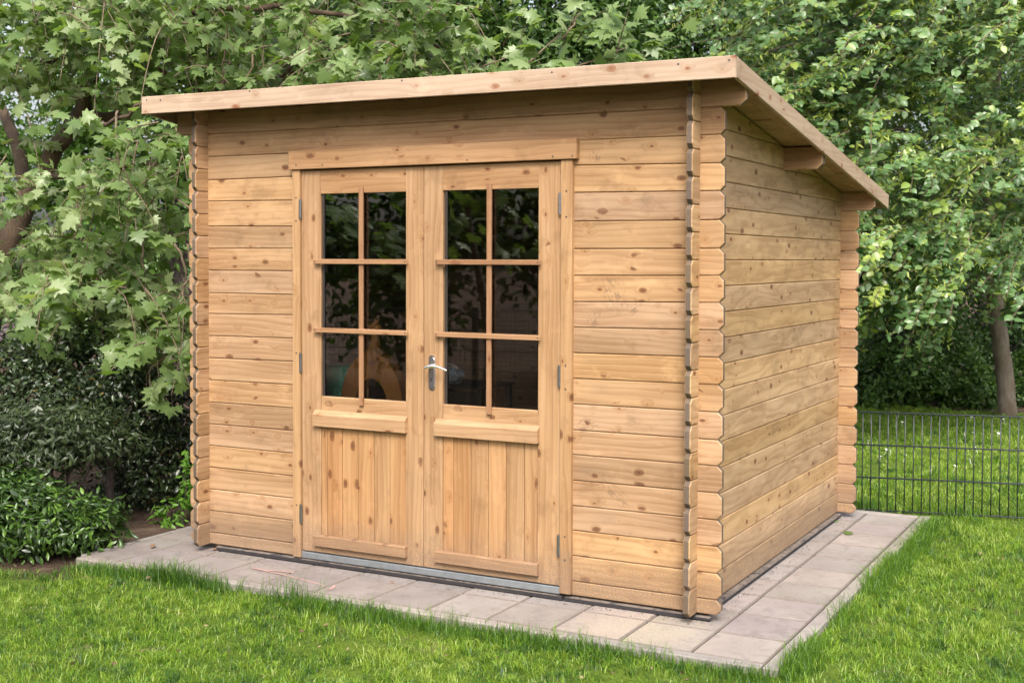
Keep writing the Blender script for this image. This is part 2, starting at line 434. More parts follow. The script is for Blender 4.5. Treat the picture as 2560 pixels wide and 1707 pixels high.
M_arris = simple('dirty_arris', (.175, .145, .127), .95, 0., (.4, 40), .3)
M_joint = simple('joint_dirt', (.05, .036, .028), .95, 0., (.5, 60), .5)

# ------------------------------------------------------------------ ground
GZ = -.066
n = 90
gx = np.concatenate([-np.geomspace(150, 8, 12), np.linspace(-7, 7, 60), np.geomspace(8, 150, 12)])
gy = np.concatenate([-np.geomspace(150, 8, 12), np.linspace(-7, 12, 80), np.geomspace(13, 150, 12)])
GX, GY = np.meshgrid(gx, gy)
inner = (np.abs(GX) < 8) & (GY > -8) & (GY < 13)
GZZ = GZ + np.where(inner, .008*np.sin(GX*2.1+.4)*np.cos(GY*1.7)+.006*np.sin(GX*5.3+GY*4.1), 0)
V = np.stack([GX, GY, GZZ], -1).reshape(-1, 3); nx, ny = len(gx), len(gy)
Fq = [(j*nx+i, j*nx+i+1, (j+1)*nx+i+1, (j+1)*nx+i) for j in range(ny-1) for i in range(nx-1)]
tag(link('ground', mesh('ground', V, Fq, M_ground, smooth=True)), kind='structure')
def ground_z(x, y): return GZ + .008*np.sin(x*2.1+.4)*np.cos(y*1.7)+.006*np.sin(x*5.3+y*4.1)

# ------------------------------------------------------------------ paving: slabs and kerb stones are parts
PZ = -.03
patio = empty('patio', (-1.4, 1.2, PZ)); tag(patio, kind='structure')
pinv = Matrix.Translation((1.4, -1.2, -PZ))
def paving_piece(name, x0, x1, y0, y1, mat, top=PZ, dz=.05, g=.004, bev=.0055):
    c = ((x0+x1)/2, (y0+y1)/2, top)
    b = MB().box((x0-c[0]+g, y0-c[1]+g, -dz), (x1-c[0]-g, y1-c[1]-g, 0), bev)
    dirty = [0]*6+[1 if name == 'paving_slab' else 0]*(len(b.F)-6)      # dirt sits in the worn arrises
    tilt = Matrix.Rotation(random.uniform(-.003, .003), 4, 'X') @ Matrix.Rotation(random.uniform(-.003, .003), 4, 'Y')
    o = link(name, mesh(name, b.V, b.F, [mat, M_arris], dirty), patio, pinv @ Matrix.Translation((c[0], c[1], top+random.uniform(-.0015, .0015))) @ tilt)
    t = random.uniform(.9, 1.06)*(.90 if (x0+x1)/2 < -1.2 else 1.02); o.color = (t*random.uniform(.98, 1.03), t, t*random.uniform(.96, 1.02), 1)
    return o
XS = [-3.31, -3.06, -2.74, -2.42, -2.10, -1.78, -1.46, -1.14, -.82, -.50, -.18, .14, .45]
for i in range(len(XS)-1):
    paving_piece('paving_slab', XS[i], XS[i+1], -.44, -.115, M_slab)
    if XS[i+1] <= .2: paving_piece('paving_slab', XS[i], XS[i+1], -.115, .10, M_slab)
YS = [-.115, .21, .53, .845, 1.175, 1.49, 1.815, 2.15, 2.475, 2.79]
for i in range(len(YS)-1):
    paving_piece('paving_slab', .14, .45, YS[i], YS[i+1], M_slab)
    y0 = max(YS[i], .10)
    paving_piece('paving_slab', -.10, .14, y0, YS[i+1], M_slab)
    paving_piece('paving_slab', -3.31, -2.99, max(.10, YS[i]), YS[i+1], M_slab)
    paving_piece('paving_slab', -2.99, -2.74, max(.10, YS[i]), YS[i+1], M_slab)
yk = -.505
while yk < 2.86:
    y1 = min(yk+.97, 2.86); paving_piece('kerb_stone', .453, .523, yk, y1, M_kerb, PZ+.003, .10); yk = y1
xk = -3.315
while xk < .45:
    x1 = min(xk+.97, .45); paving_piece('kerb_stone', xk, x1, -.507, -.443, M_kerb, PZ+.002, .10); xk = x1
xk = -3.31
while xk < .45:
    x1 = min(xk+.97, .45); paving_piece('kerb_stone', xk, x1, 2.795, 2.86, M_kerb, PZ+.002, .10); xk = x1
yk = -.44
while yk < 2.79:
    y1 = min(yk+.97, 2.79); paving_piece('kerb_stone', -3.352, -3.315, yk, y1, M_kerb, PZ+.001, .10); yk = y1
b = MB().box((-3.31, -.46, -.12), (.47, 2.80, -.040)); b.build('joint_bed', M_joint, patio, mtx=pinv)
# a few pink chalk strokes on the slabs
ch = MB()
def stroke(pts, w):
    pts = np.array(pts)
    for a, b_ in zip(pts[:-1], pts[1:]):
        d = b_-a; d /= np.linalg.norm(d); nn = np.array([-d[1], d[0]])*w
        ch.add([(*(a+nn), -.0262), (*(a-nn), -.0262), (*(b_-nn), -.0262), (*(b_+nn), -.0262)], [(0, 1, 2, 3)])
stroke([(-2.34, -.22), (-2.26, -.235), (-2.17, -.21), (-2.08, -.20)], .006)
stroke([(-2.25, -.24), (-2.10, -.26), (-1.95, -.29), (-1.79, -.33)], .005); stroke([(-1.755, -.30), (-1.735, -.34), (-1.73, -.375)], .007)
ch.build('chalk_mark', simple('pink_chalk', (.43, .26, .235), .95, 0., (.25, 220)), patio, mtx=pinv)

# ------------------------------------------------------------------ the shed
shed = empty('garden_shed', (-1.41, 1.3, 0)); SI = Matrix.Translation((1.41, -1.3, 0))
tag(shed, 'honey coloured plank garden shed with glazed double doors and sloping roof on concrete paving', 'shed')
T = .030; XR = .006; XL = -2.849; D = 2.570; H = .121; P_OUT = .10; E_OUT = .113
def U(y, x=0.): return 2.363 - .142*y + .018*(-x/3.)         # underside of the roof
def tint(o, lo=.84, hi=1.12, warm=.08):
    t = random.uniform(lo, hi); w = random.uniform(-warm, warm)
    o.color = (min(1.2, t*(1+w*.3)), t, t*(1-w*1.4), 1)
    return o
def clip_half(poly, a, b, c):                                # keep a*x + b*z <= c
    out = []
    for i in range(len(poly)):
        p, q = poly[i], poly[(i+1) % len(poly)]; dp = a*p[0]+b*p[1]-c; dq = a*q[0]+b*q[1]-c
        if dp <= 0: out.append(p)
        if (dp < 0 < dq) or (dq < 0 < dp):
            t = dp/(dp-dq); out.append((p[0]+t*(q[0]-p[0]), p[1]+t*(q[1]-p[1])))
    return out
def plank(name, poly, thick, bev, mats, mtx, parent=shed, end_tag=True):
    """board with a V-jointed face: poly is its outline in local (x, z), face towards local -y; ends get the end-grain slot"""
    pts = np.array(poly, float)
    area = sum(pts[i][0]*pts[(i+1) % len(pts)][1]-pts[(i+1) % len(pts)][0]*pts[i][1] for i in range(len(pts)))
    if area < 0: pts = pts[::-1]
    keep = [i for i in range(len(pts)) if np.linalg.norm(pts[i]-pts[i-1]) > 1e-4]; pts = pts[keep]
    n = len(pts)
    c = (pts.min(0)+pts.max(0))/2; pts = pts-c
    e = np.roll(pts, -1, 0)-pts; e /= np.linalg.norm(e, axis=1)[:, None]; nr = np.stack([e[:, 1], -e[:, 0]], 1)
    ins = []
    for i in range(n):
        a, b_ = nr[i-1], nr[i]; m = a+b_; m = m/max(.35, (m @ m)/2); ins.append(pts[i]-m*bev)
    ins = np.array(ins)
    V = [(p[0], 0, p[1]) for p in ins]+[(p[0], bev, p[1]) for p in pts]+[(p[0], thick-bev, p[1]) for p in pts]+[(p[0], thick, p[1]) for p in ins]
    F = [tuple(range(n)), tuple(range(3*n, 4*n))[::-1]]; mi = [0, 0]
    for k in range(3):
        for i in range(n):
            j = (i+1) % n; F.append((k*n+i, (k+1)*n+i, (k+1)*n+j, k*n+j)); mi.append(1 if (k == 1 and abs(nr[i][0]) > .5 and end_tag) else 0)
    top = pts[pts[:, 1] > pts[:, 1].max()-.004]
    if thick > .025 and len(top) >= 2 and np.ptp(top[:, 0]) > .1:    # tongue that sits in the groove of the board above
        xa, xb = top[:, 0].min()+.02, top[:, 0].max()-.02; za = top[:, 1].min(); n0 = len(V); ya, yb = thick*.38, thick*.62
        V += [(xa, ya, za-.006), (xb, ya, za-.006), (xb, yb, za-.006), (xa, yb, za-.006), (xa, ya, za+.006), (xb, ya, za+.006), (xb, yb, za+.006), (xa, yb, za+.006)]
        for f in ((4, 5, 6, 7), (0, 1, 5, 4), (1, 2, 6, 5), (2, 3, 7, 6), (3, 0, 4, 7)): F.append(tuple(n0+q for q in f)); mi.append(0)
    me = mesh(name, V, F, mats, mi)
    o = link(name, me, parent, SI @ mtx @ Matrix.Translation((c[0], 0, c[1])))
    return tint(o)
def log_poly(x0, x1, z0, z1, l=True, r=True, k=.021, z0r=None, z1r=None):
    z0r = z0 if z0r is None else z0r; z1r = z1 if z1r is None else z1r
    P = []
    P += [(x0, z0+k), (x0+k, z0)] if l else [(x0, z0)]
    P += [(x1-k, z0r), (x1, z0r+k)] if r else [(x1, z0r)]
    P += [(x1, z1r-k), (x1-k, z1r)] if r else [(x1, z1r)]
    P += [(x0+k, z1), (x0, z1-k)] if l else [(x0, z1)]
    return P
ID = Matrix.Identity(4)
def rotz(a, loc): return Matrix.Translation(loc) @ Matrix.Rotation(a, 4, 'Z')
# measured joint heights of the front wall, top joint first, at the two wall ends and at the two door jambs
c1 = [2.252,2.127,1.998,1.886,1.75,1.627,1.507,1.385,1.269,1.148,1.027,.906,.785,.664,.546,.426,.304,.185,.065]
c2 = [2.245,2.125,2.004,1.878,1.742,1.626,1.508,1.383,1.277,1.154,1.031,.908,.785,.665,.545,.424,.306,.188,.067]
c3 = [2.245,2.125,2.009,1.883,1.75,1.622,1.498,1.376,1.257,1.138,1.019,.9,.779,.663,.543,.424,.308,.189,.069]
c4 = [2.243,2.121,1.996,1.875,1.748,1.623,1.504,1.386,1.265,1.145,1.024,.904,.781,.666,.546,.427,.309,.189,.071]
GAP = .0012
XLE, XRE = XL-E_OUT, .117
WM = [M_wall, M_end]
def lerp(a, b_, t): return a+(b_-a)*t
for k in range(-1, 19):
    up1, up2, up3, up4 = ((c1[k], c2[k], c3[k], c4[k]) if k >= 0 else (U(0, XL)-.003, 0, 0, U(0)-.003))
    lo = (c1[k+1], c2[k+1], c3[k+1], c4[k+1]) if k < 18 else (0.002,)*4
    if k <= 0:                                               # full length boards over the door
        if k == -1: poly = [(-3.045, lo[0]+.03), (-3.015, lo[0]), (.185, lo[3]), (.213, lo[3]+.025), (.213, up4), (-3.045, up1)]
        else: poly = log_poly(XLE, XRE, lo[0]+GAP, up1-GAP, z0r=lo[3]+GAP, z1r=up4-GAP)
        o = plank('wall_plank', poly, T, .004, WM, ID); o.color = (.86, .84, .82, 1) if k == -1 else (.88, .85, .80, 1)  # browner boards, with shade of the eave also put into their tint
    else:
        plank('wall_plank', log_poly(XLE, -2.19, lo[0]+GAP, up1-GAP, True, False, z0r=lo[1]+GAP, z1r=up2-GAP), T, .004, WM, ID)
        plank('wall_plank', log_poly(-.65, XRE, lo[2]+GAP, up3-GAP, False, True, z0r=lo[3]+GAP, z1r=up4-GAP), T, .004, WM, ID)
SM = [M_side, M_end]
for j in range(20):
    z0, z1 = j*H+GAP, (j+1)*H-GAP
    y0, y1 = -P_OUT, D+T+.105
    # right wall: local x runs along world +y
    p = clip_half(log_poly(y0, y1, z0, z1), .142, 1., 2.363-.006)
    if len(p) > 2 and max(q[1] for q in p)-min(q[1] for q in p) > .01:
        plank('wall_plank', p, T, .004, SM, rotz(math.pi/2, (XR, 0, 0)))
    # left wall: local x runs along world -y
    p = clip_half(log_poly(-y1, -y0, z0, z1), -.142, 1., 2.363+.016-.006)
    if len(p) > 2 and max(q[1] for q in p)-min(q[1] for q in p) > .01:
        plank('wall_plank', p, T, .004, WM, rotz(-math.pi/2, (XL, 0, 0)))
for k in range(17):                                          # back wall, half a board lower like the front
    z0, z1 = max(0, (k-.5)*H)+GAP, (k+.5)*H-GAP
    if k == 16: poly = [(-.213, 1.905), (-.185, 1.88), (3.015, 1.88), (3.045, 1.91), (3.045, U(D+T)+.012), (-.213, U(D+T)-.004)]
    elif k == 15: poly = log_poly(-XRE, -XLE, z0, 1.88-GAP)
    else: poly = log_poly(-XRE, -XLE, z0, z1)
    plank('wall_plank', poly, T, .004, WM, rotz(math.pi, (0, D+T, 0)))
# middle purlin
plank('purlin', [(-3.03, 2.09), (-3.0, 2.058), (.185, 2.052), (.212, 2.078), (.212, U(1.36)-.002), (-3.03, U(1.36)+.014)], .058, .003, [M_wall, M_end], rotz(0, (0, 1.30, 0)))

# roof: soffit boards run down the slope, felt on top, fascia boards round the edge
SL = math.atan(.142); RT = math.atan(.018/3)
roof = empty('roof', (-1.41, 1.3, 2.2), shed); roof.matrix_basis = SI @ Matrix.Translation((-1.41, 1.3, 2.2)); RI = Matrix.Translation((1.41, -1.3, -2.2))
FX0, FX1, FY0, FY1 = -3.10, .232, -.212, 2.872
x = -3.045; 
while x < .205:
    x1 = min(x+.0925, .209)
    b = MB(); th = .018; ya, yb = .004, FY1-.024
    b.box((x-(x+x1)/2+.0008, ya, 0), (x1-(x+x1)/2-.0008, yb, th), .003)
    V = np.array(b.V); cy_ = (ya+yb)/2
    for v in V: v[2] += -.142*(v[1]-cy_)
    # local x along the slope so that the grain follows the board
    W = [(v[1]-cy_, -v[0], v[2]) for v in V]
    o = link('soffit_board', mesh('soffit_board', W, b.F, M_soffit), roof, RI @ Matrix.Translation(((x+x1)/2, cy_, U(cy_, (x+x1)/2)+.001)) @ Matrix.Rotation(math.pi/2, 4, 'Z'))
    tint(o); x = x1
V = []
for z_ in (.0215, .0245):
    for (xx, yy) in ((FX0+.022, FY0+.022), (FX1-.022, FY0+.022), (FX1-.022, FY1-.022), (FX0+.022, FY1-.022)): V.append((xx, yy, U(yy, xx)+z_))
link('roofing_felt', mesh('roofing_felt', V, [(3, 2, 1, 0), (4, 5, 6, 7), (0, 1, 5, 4), (1, 2, 6, 5), (2, 3, 7, 6), (3, 0, 4, 7)], M_felt), roof, RI)
def fascia_x(y0, y1, zt, zb):
    zl, zr = .018*(3.10/3), -.018*(.232/3)
    yc = y0
    pl = [(FX0, zb+zl), (FX1, zb+zr), (FX1, zt+zr), (FX0, zt+zl)]
    o = plank('fascia_board', pl, y1-y0, .0025, [M_fascia, M_fascia], rotz(0, (0, y0, 0)), roof)
    o.matrix_basis = RI @ Matrix.Translation((-1.41, 1.3, 0)) @ o.matrix_basis
    tint(o, .98, 1.03, .02); return o
fascia_x(FY0, FY0+.02, 2.426, 2.333)
fb = fascia_x(FY1-.02, FY1, 1.992, 1.905); fb.name = 'fascia_board'
def fascia_y(xa, sgn):
    dz = .018*(-xa/3); y0, y1 = FY0+.0215, FY1-.0215
    if sgn > 0: y0, y1 = FY0+.0208, FY1+.012
    P = [(y0, U(y0)-.053+dz), (y1-.008, U(y1)-.050+dz), (y1, U(y1)+.037+dz), (y0, U(y0)+.036+dz)]
    if sgn > 0:
        m = rotz(math.pi/2, (xa, 0, 0))
    else:
        P = [(-a, b_) for a, b_ in P]; m = rotz(-math.pi/2, (xa, 0, 0))
    o = plank('fascia_board', P, .02, .0025, [M_fascia, M_fascia], m, roof)
    o.matrix_basis = RI @ Matrix.Translation((-1.41, 1.3, 0)) @ o.matrix_basis
    tint(o, .90, .94, .02); return o
fascia_y(FX1, 1); fascia_y(FX0, -1)

# bearers under the walls
def shed_box(name, lo, hi, mat, bev=.002, parent=shed, col=None):
    o = MB().box(lo, hi, bev).build(name, mat, parent, mtx=SI, center=True)
    if col: o.color = (*col, 1)
    return o
shed_box('bearer', (-2.765, -.014, PZ+.001), (-.655, .05, -.003), M_rubber, .005)
shed_box('bearer', (-.652, -.010, PZ-.001), (-.042, .05, -.005), M_rubber, .005)
shed_box('bearer', (-.045, .10, PZ+.001), (.034, 2.56, -.004), M_rubber, .006)
shed_box('bearer', (-2.85, .10, PZ+.001), (-2.78, 2.56, -.004), M_rubber, .006)
shed_box('bearer', (-2.70, 2.565, PZ+.001), (-.06, 2.62, -.004), M_rubber, .006)
shed_box('bearer', (-.03, -.006, PZ+.001), (.07, .02, -.007), M_rubber, .006)
M_floor = wood('floor_wood', (.22, .14, .08), (.15, .09, .045), knots=.6)
for i in range(28):
    o = shed_box('floor_board', (-2.815+i*.0995, .033, -.02), (-2.815+(i+1)*.0995-.001, D-.003, -.001), M_floor, .001)

# door frame
def hboard(name, x0, x1, z0, z1, y0, y1, mat, parent, inv, bev=.002, col=None, end=None):
    c = ((x0+x1)/2, (y0+y1)/2, (z0+z1)/2)
    o = MB().box((x0-c[0], y0-c[1], z0-c[2]), (x1-c[0], y1-c[1], z1-c[2]), bev).build(name, mat, parent, mtx=inv @ Matrix.Translation(c))
    tint(o, .95, 1.05, .03)
    if col: o.color = (*col, 1)
    return o
def vboard(name, x0, x1, z0, z1, y0, y1, mat, parent, inv, bev=.002, col=None):
    c = ((x0+x1)/2, (y0+y1)/2, (z0+z1)/2)
    b = MB().box((-(z1-z0)/2, y0-c[1], -(x1-x0)/2), ((z1-z0)/2, y1-c[1], (x1-x0)/2), bev)
    o = b.build(name, mat, parent, mtx=inv @ Matrix.Translation(c) @ Matrix.Rotation(-math.pi/2, 4, 'Y'))
    tint(o, .95, 1.05, .03)
    if col: o.color = (*col, 1)
    return o
vboard('door_jamb', -2.226, -2.177, .004, 2.034, -.026, .03, M_door, shed, SI)
vboard('door_jamb', -.664, -.606, .010, 2.034, -.026, .03, M_door, shed, SI)
hboard('door_header', -2.240, -.580, 2.0365, 2.130, -.038, -.002, M_door, shed, SI, col=(1.02, .98, .95))
hboard('door_lintel', -2.176, -.665, 2.038, 2.10, .0, .03, M_door, shed, SI)
shed_box('door_threshold', (-2.1755, -.016, .003), (-.666, .03, .036), M_zinc, .002)

def door(name, x0, x1, sa, sb, gx0, gx1, boards, hinge_x, bar_x, label):
    """leaf: x0..x1, inner stile edges sa / sb, glass gx0..gx1"""
    d = empty(name, ((x0+x1)/2, 0, .04), shed); d.matrix_basis = SI @ Matrix.Translation(((x0+x1)/2, 0, .04)); d['label'] = label
    I = Matrix.Translation((-(x0+x1)/2, 0, -.04)); yf = -.012; yb = .026
    vboard('stile', x0, sa, .042, 2.030, yf, yb, M_door, d, I, .0015)
    vboard('stile', sb, x1, .042, 2.030, yf, yb, M_door, d, I, .0015)
    hboard('rail', sa+.0005, sb-.0005, 1.908, 2.0305, yf+.001, yb-.001, M_door, d, I, .0015, (1.0, .96, .92))
    hboard('rail', sa+.0005, sb-.0005, .745, .861, yf+.001, yb-.001, M_door, d, I, .004, (1.06, 1.06, 1.08))
    hboard('rail', sa+.0005, sb-.0005, .0425, .10, yf+.001, yb-.001, M_door, d, I, .0015)
    # the glass in its dark seal
    hboard('pane', gx0-.004, gx1+.004, .857, 1.912, -.002, .002, M_glass, d, I, 0.)
    s = MB()
    for (a, b_, e, f) in ((gx0-.013, gx0, .848, 1.921), (gx1, gx1+.013, .848, 1.921)): s.box((a, -.004, e), (b_, .012, f))
    for (e, f) in ((.848, .861), (1.908, 1.921)): s.box((gx0, -.004, e), (gx1, .012, f))
    s.build('glazing_seal', M_gasket, d, mtx=I)
    # glazing bars: one upright behind two crosswise
    vboard('glazing_bar', bar_x-.0125, bar_x+.0125, .826, 1.937, -.026, -.0125, M_bar, d, I, .002)
    for zz in (1.559, 1.205):
        hboard('glazing_bar', sa-.03, sb+.02, zz-.0125, zz+.0125, -.037, -.0265, M_bar, d, I, .002, random.choice([(1, 1, 1), (1.25, 1.35, 1.4)]))
    for zz in (1.559, 1.205):
        for xx in (sa-.02, sb+.01):
            MB().tube([(xx, -.0372, zz), (xx, -.0384, zz)], .0035, 8).build('screw', M_screw, d, mtx=I)
    # panel boards between two rails
    for i in range(len(boards)-1):
        vboard('panel_board', boards[i]+.0012, boards[i+1]-.0012, .09, .75, -.0085, .008, M_panel, d, I, .0035,
               (1.0, .90, .81) if i == (1 if x0 < -2 else 0) else random.choice([(1, 1, 1), (1.05, 1.0, .95), (.97, 1.0, 1.04), (1.03, .97, .90)]))
    # drip rail with a sloping top and a plain batten below
    lo, hi = sa-.036, sb+.010
    w = MB().prism([(-.0125, .708), (-.036, .706), (-.038, .765), (-.034, .770), (-.0125, .788)], 0, lo, hi)
    o = w.build('drip_rail', M_door, d, mtx=I, center=True); o.color = (1.04, 1.05, 1.1, 1)
    w = MB().prism([(-.0125, .080), (-.032, .079), (-.034, .130), (-.030, .134), (-.0125, .136)], 0, lo, hi)
    o = w.build('batten', M_door, d, mtx=I, center=True); o.color = (1.02, 1.0, 1.02, 1)
    for zz in (1.832, 1.030, .235):                          # barrel hinges
        h = MB(); y = -.024
        for (a, b_) in ((-.048, -.026), (-.0245, .024), (.0255, .048)): h.tube([(hinge_x, y, zz+a), (hinge_x, y, zz+b_)], .0078, 10)
        h.tube([(hinge_x, y, zz-.051), (hinge_x, y, zz+.051)], .0055, 8)
        h.build('hinge', M_hinge, d, mtx=I)
    return d, I
door('door', -2.1735, -1.4245, -2.053, -1.527, -2.034, -1.531, [-2.053, -2.017, -1.92, -1.822, -1.723, -1.627, -1.527], -2.1745, -1.792, 'left leaf of the glazed double door')
dR, IR = door('door', -1.4205, -.6685, -1.313, -.786, -1.291, -.790, [-1.313, -1.252, -1.154, -1.057, -.959, -.86, -.786], -.6685, -1.047, 'right leaf of the glazed double door with chrome handle')
# chrome handle: oval back plate, rose, curved lever, keyhole
def plate_poly(w, z0, z1, n=8):
    r = w; P = []
    for i in range(n+1):
        a = math.pi*i/n; P.append((r*math.cos(a), z1-r+r*math.sin(a)))
    for i in range(n+1):
        a = math.pi+math.pi*i/n; P.append((r*math.cos(a), z0+r+r*math.sin(a)))
    return P
hx = -1.371
for side in (1, -1):
    h = MB(); y0 = -.012 if side > 0 else .026
    h.prism([(hx+a, b_) for a, b_ in plate_poly(.019, .926, 1.100)], 1, y0, y0-.005*side)
    h.prism([(hx+a, b_) for a, b_ in plate_poly(.0135, .936, 1.090)], 1, y0-.005*side, y0-.009*side)
    h.tube([(hx, y0-.008*side, 1.045), (hx, y0-.05*side, 1.045)], [.011, .009], 12)
    h.tube([(hx-.010, y0-.050*side, 1.041), (hx+.01, y0-.053*side, 1.047), (hx+.035, y0-.053*side, 1.051), (hx+.065, y0-.050*side, 1.048), (hx+.092, y0-.044*side, 1.038), (hx+.104, y0-.038*side, 1.031)],
           [.0075, .0085, .0075, .0065, .006, .0055], 10)
    h.build('door_handle', M_chrome, dR, smooth=False, mtx=IR)
k = MB().prism([(hx+.0045*math.cos(t), .985+.0045*math.sin(t)) for t in np.linspace(0, 2*math.pi, 9)[:-1]], 1, -.0212, -.0225)
k.box((hx-.002, -.0225, .972), (hx+.002, -.0212, .982)); k.build('keyhole', M_gasket, dR, mtx=IR)
# screw heads on the fascia, the header and the jambs
for (xx, yy, zz) in [(-3.06, FY0, 2.425), (-2.96, FY0, 2.42), (-2.35, FY0, 2.43), (-1.42, FY0, 2.425), (-.62, FY0, 2.41), (-.02, FY0, 2.405), (.205, FY0, 2.405),
                     (-2.19, -.038, 2.06), (-2.02, -.038, 2.055), (-1.16, -.038, 2.05), (-.70, -.038, 2.05), (-.60, -.038, 2.05),
                     (-.635, -.026, 1.89), (-.635, -.026, 1.77), (-.635, -.026, 1.08), (-.635, -.026, .97), (-.635, -.026, .28), (-.635, -.026, .17),
                     (-2.2, -.026, 1.89), (-2.2, -.026, 1.77), (-2.2, -.026, 1.08), (-2.2, -.026, .28)]:
    MB().tube([(xx, yy-.0002, zz), (xx, yy-.0012, zz)], .0045, 8).build('screw', M_screw, shed, mtx=SI)

# ------------------------------------------------------------------ things kept in the shed, seen through the glass
M_toy = simple('toy_wood', (.52, .21, .05), .55, 0., (.35, 9))
M_green = simple('green_plastic', (.06, .66, .42), .35, 0., (.15, 12))
M_black = simple('black_plastic', (.012, .012, .013), .5)
M_bag = simple('blue_plastic_bag', (.36, .52, .62), .3, 0., (.5, 14), .9)
M_crate = simple('old_crate_wood', (.10, .075, .055), .8, 0., (.4, 20))
toy = empty('rocking_animal', (-1.93, .26, 0)); tag(toy, 'brown wooden rocking animal toy with a small head behind the left door glass', 'toy')
TI = Matrix.Translation((1.93, -.26, 0))
b = MB(); A = []; cx_ = -1.905
for i in range(17):
    a = math.pi*(1-i/16); A.append((cx_+.205*math.cos(a), .76+.32*math.sin(a)))
inner_ = [(cx_+.115*math.cos(math.pi*i/16), .74+.20*math.sin(math.pi*i/16)) for i in range(17)]
for i in range(16):
    p, q = A[i], A[i+1]; r_, s_ = inner_[16-i], inner_[15-i]
    b.prism([p, q, s_, r_], 1, .23, .30)
b.box((cx_-.205, .23, .02), (cx_-.115, .30, .75)); b.box((cx_+.115, .23, .02), (cx_+.205, .30, .75)); b.box((cx_-.24, .19, 0), (cx_+.24, .34, .03))
b.build('body', M_toy, toy, mtx=TI)
b = MB().tube([(cx_, .265, 1.04), (cx_+.005, .26, 1.10), (cx_+.012, .255, 1.16), (cx_+.018, .25, 1.19)], [.075, .034, .022, .026], 10); b.build('neck', M_toy, toy, True, mtx=TI)
b = MB().tube([(cx_-.02, .265, 1.19), (cx_-.005, .255, 1.205), (cx_+.025, .235, 1.21), (cx_+.05, .225, 1.20), (cx_+.06, .22, 1.193)], [.01, .028, .032, .024, .008], 10)
b.tube([(cx_+.01, .255, 1.23), (cx_+.005, .265, 1.257)], [.010, .004], 6); b.tube([(cx_+.03, .245, 1.23), (cx_+.035, .25, 1.257)], [.010, .004], 6); b.build('head', M_toy, toy, True, mtx=TI)
bin_ = empty('play_barrel', (-2.24, .41, 0)); tag(bin_, 'green plastic play barrel with a dark round opening behind the left door glass', 'barrel')
BI = Matrix.Translation((2.24, -.41, 0))
ang = np.linspace(0, 2*math.pi, 25)[:-1]
b = MB().tube([(-2.24, .41, z_) for z_ in (0., .03, .3, .32, .35, .62, .64, .67, .92, .975, .99)], [.14, .155, .158, .165, .158, .158, .165, .158, .155, .145, .12], 24)
b.build('body', M_green, bin_, True, mtx=BI)
b = MB().tube([(-2.27, .262, .82), (-2.27, .240, .82)], .04, 16); b.build('opening', M_black, bin_, mtx=BI)
cr = empty('storage_crate', (-1.62, .68, 0)); tag(cr, 'dark slatted wooden crate standing behind the right door glass', 'crate'); CI = Matrix.Translation((1.62, -.68, 0))
for i in range(7):
    MB().box((-1.86, .50, .01+i*.125), (-1.38, .515, .115+i*.125), .002).build('slat', M_crate, cr, mtx=CI, center=True)
b = MB()
for (xx, yy) in ((-1.85, .52), (-1.42, .52), (-1.85, .83), (-1.42, .83)): b.box((xx, yy, 0), (xx+.03, yy+.03, .88))
b.build('corner_post', M_crate, cr, mtx=CI)
MB().box((-1.86, .516, .881), (-1.38, .87, .893)).build('top', M_crate, cr, mtx=CI)
th = np.linspace(0, 2*math.pi, 17)[:-1]; V = []; F = []; nl = 9
for j in range(nl):
    ph = math.pi*j/(nl-1)
    for t in th:
        r = 1+.22*math.sin(3*t+2*ph)+.15*math.sin(7*t-5*ph)
        V.append((-1.615+.062*r*math.sin(ph)*math.cos(t), .60+.06*r*math.sin(ph)*math.sin(t), .938+.044*math.cos(ph)*(1+.25*math.sin(5*t))))
for j in range(nl-1):
    for i in range(16): F.append((j*16+i, (j+1)*16+i, (j+1)*16+(i+1) % 16, j*16+(i+1) % 16))
tag(link('plastic_bag', mesh('plastic_bag', V, F, M_bag)), 'crumpled pale blue plastic bag lying on the crate behind the right door glass', 'bag')

# ------------------------------------------------------------------ wire mesh fences
def fence(name, p0, p1, zb, zt, dz, label, single=True, step=.0525):
    p0, p1 = np.array(p0, float), np.array(p1, float); L = np.linalg.norm(p1-p0); d = (p1-p0)/L
    a = math.atan2(d[1], d[0])
    o = empty(name, (*p0, GZ)); o.rotation_euler.z = a; tag(o, label, 'fence')
    me = MB().tube([(0, 0, zb-GZ-.01), (0, 0, zt-GZ+.004)], .0042, 6)
    vm = mesh('upright_wire', me.V, me.F, M_wire, smooth=True)
    k = int(L/step); far = MB()
    for i in range(k+1):
        if single: w = link('upright_wire', vm, o); w.location = (i*step, 0, 0)
        else: far.tube([(i*step, 0, zb-GZ), (i*step, 0, zt-GZ)], .0028, 4)
    if not single: tag(far.build('upright_wire', M_wire, o), kind='stuff')
    z = zt
    while z > zb-.05:
        for y in (-.0082, .0082):
            MB().tube([(-.02, y, z-GZ), (L+.02, y, z-GZ)], .0044, 6).build('cross_wire', M_wire, o, True)
        z -= dz
    for xp in np.arange(.4 if single else 0, L+.1, 2.51):
        if single and xp < 3.0: continue
        MB().box((xp-.03, .012, -.4), (xp+.03, .052, zt-GZ+.03), .003).build('post', M_wire, o)
    return o
fence('wire_fence', (-1.10, 2.66), (4.2, 3.97), -.045, .592, .212, 'black wire mesh fence crossing the lawn behind the right end of the shed')
fence('wire_fence', (-9.5, -5.1), (-1.0, -6.6), -.05, 1.05, .21, 'wire mesh fence across the lawn, seen only as a reflection in the door glass', single=False, step=.05)

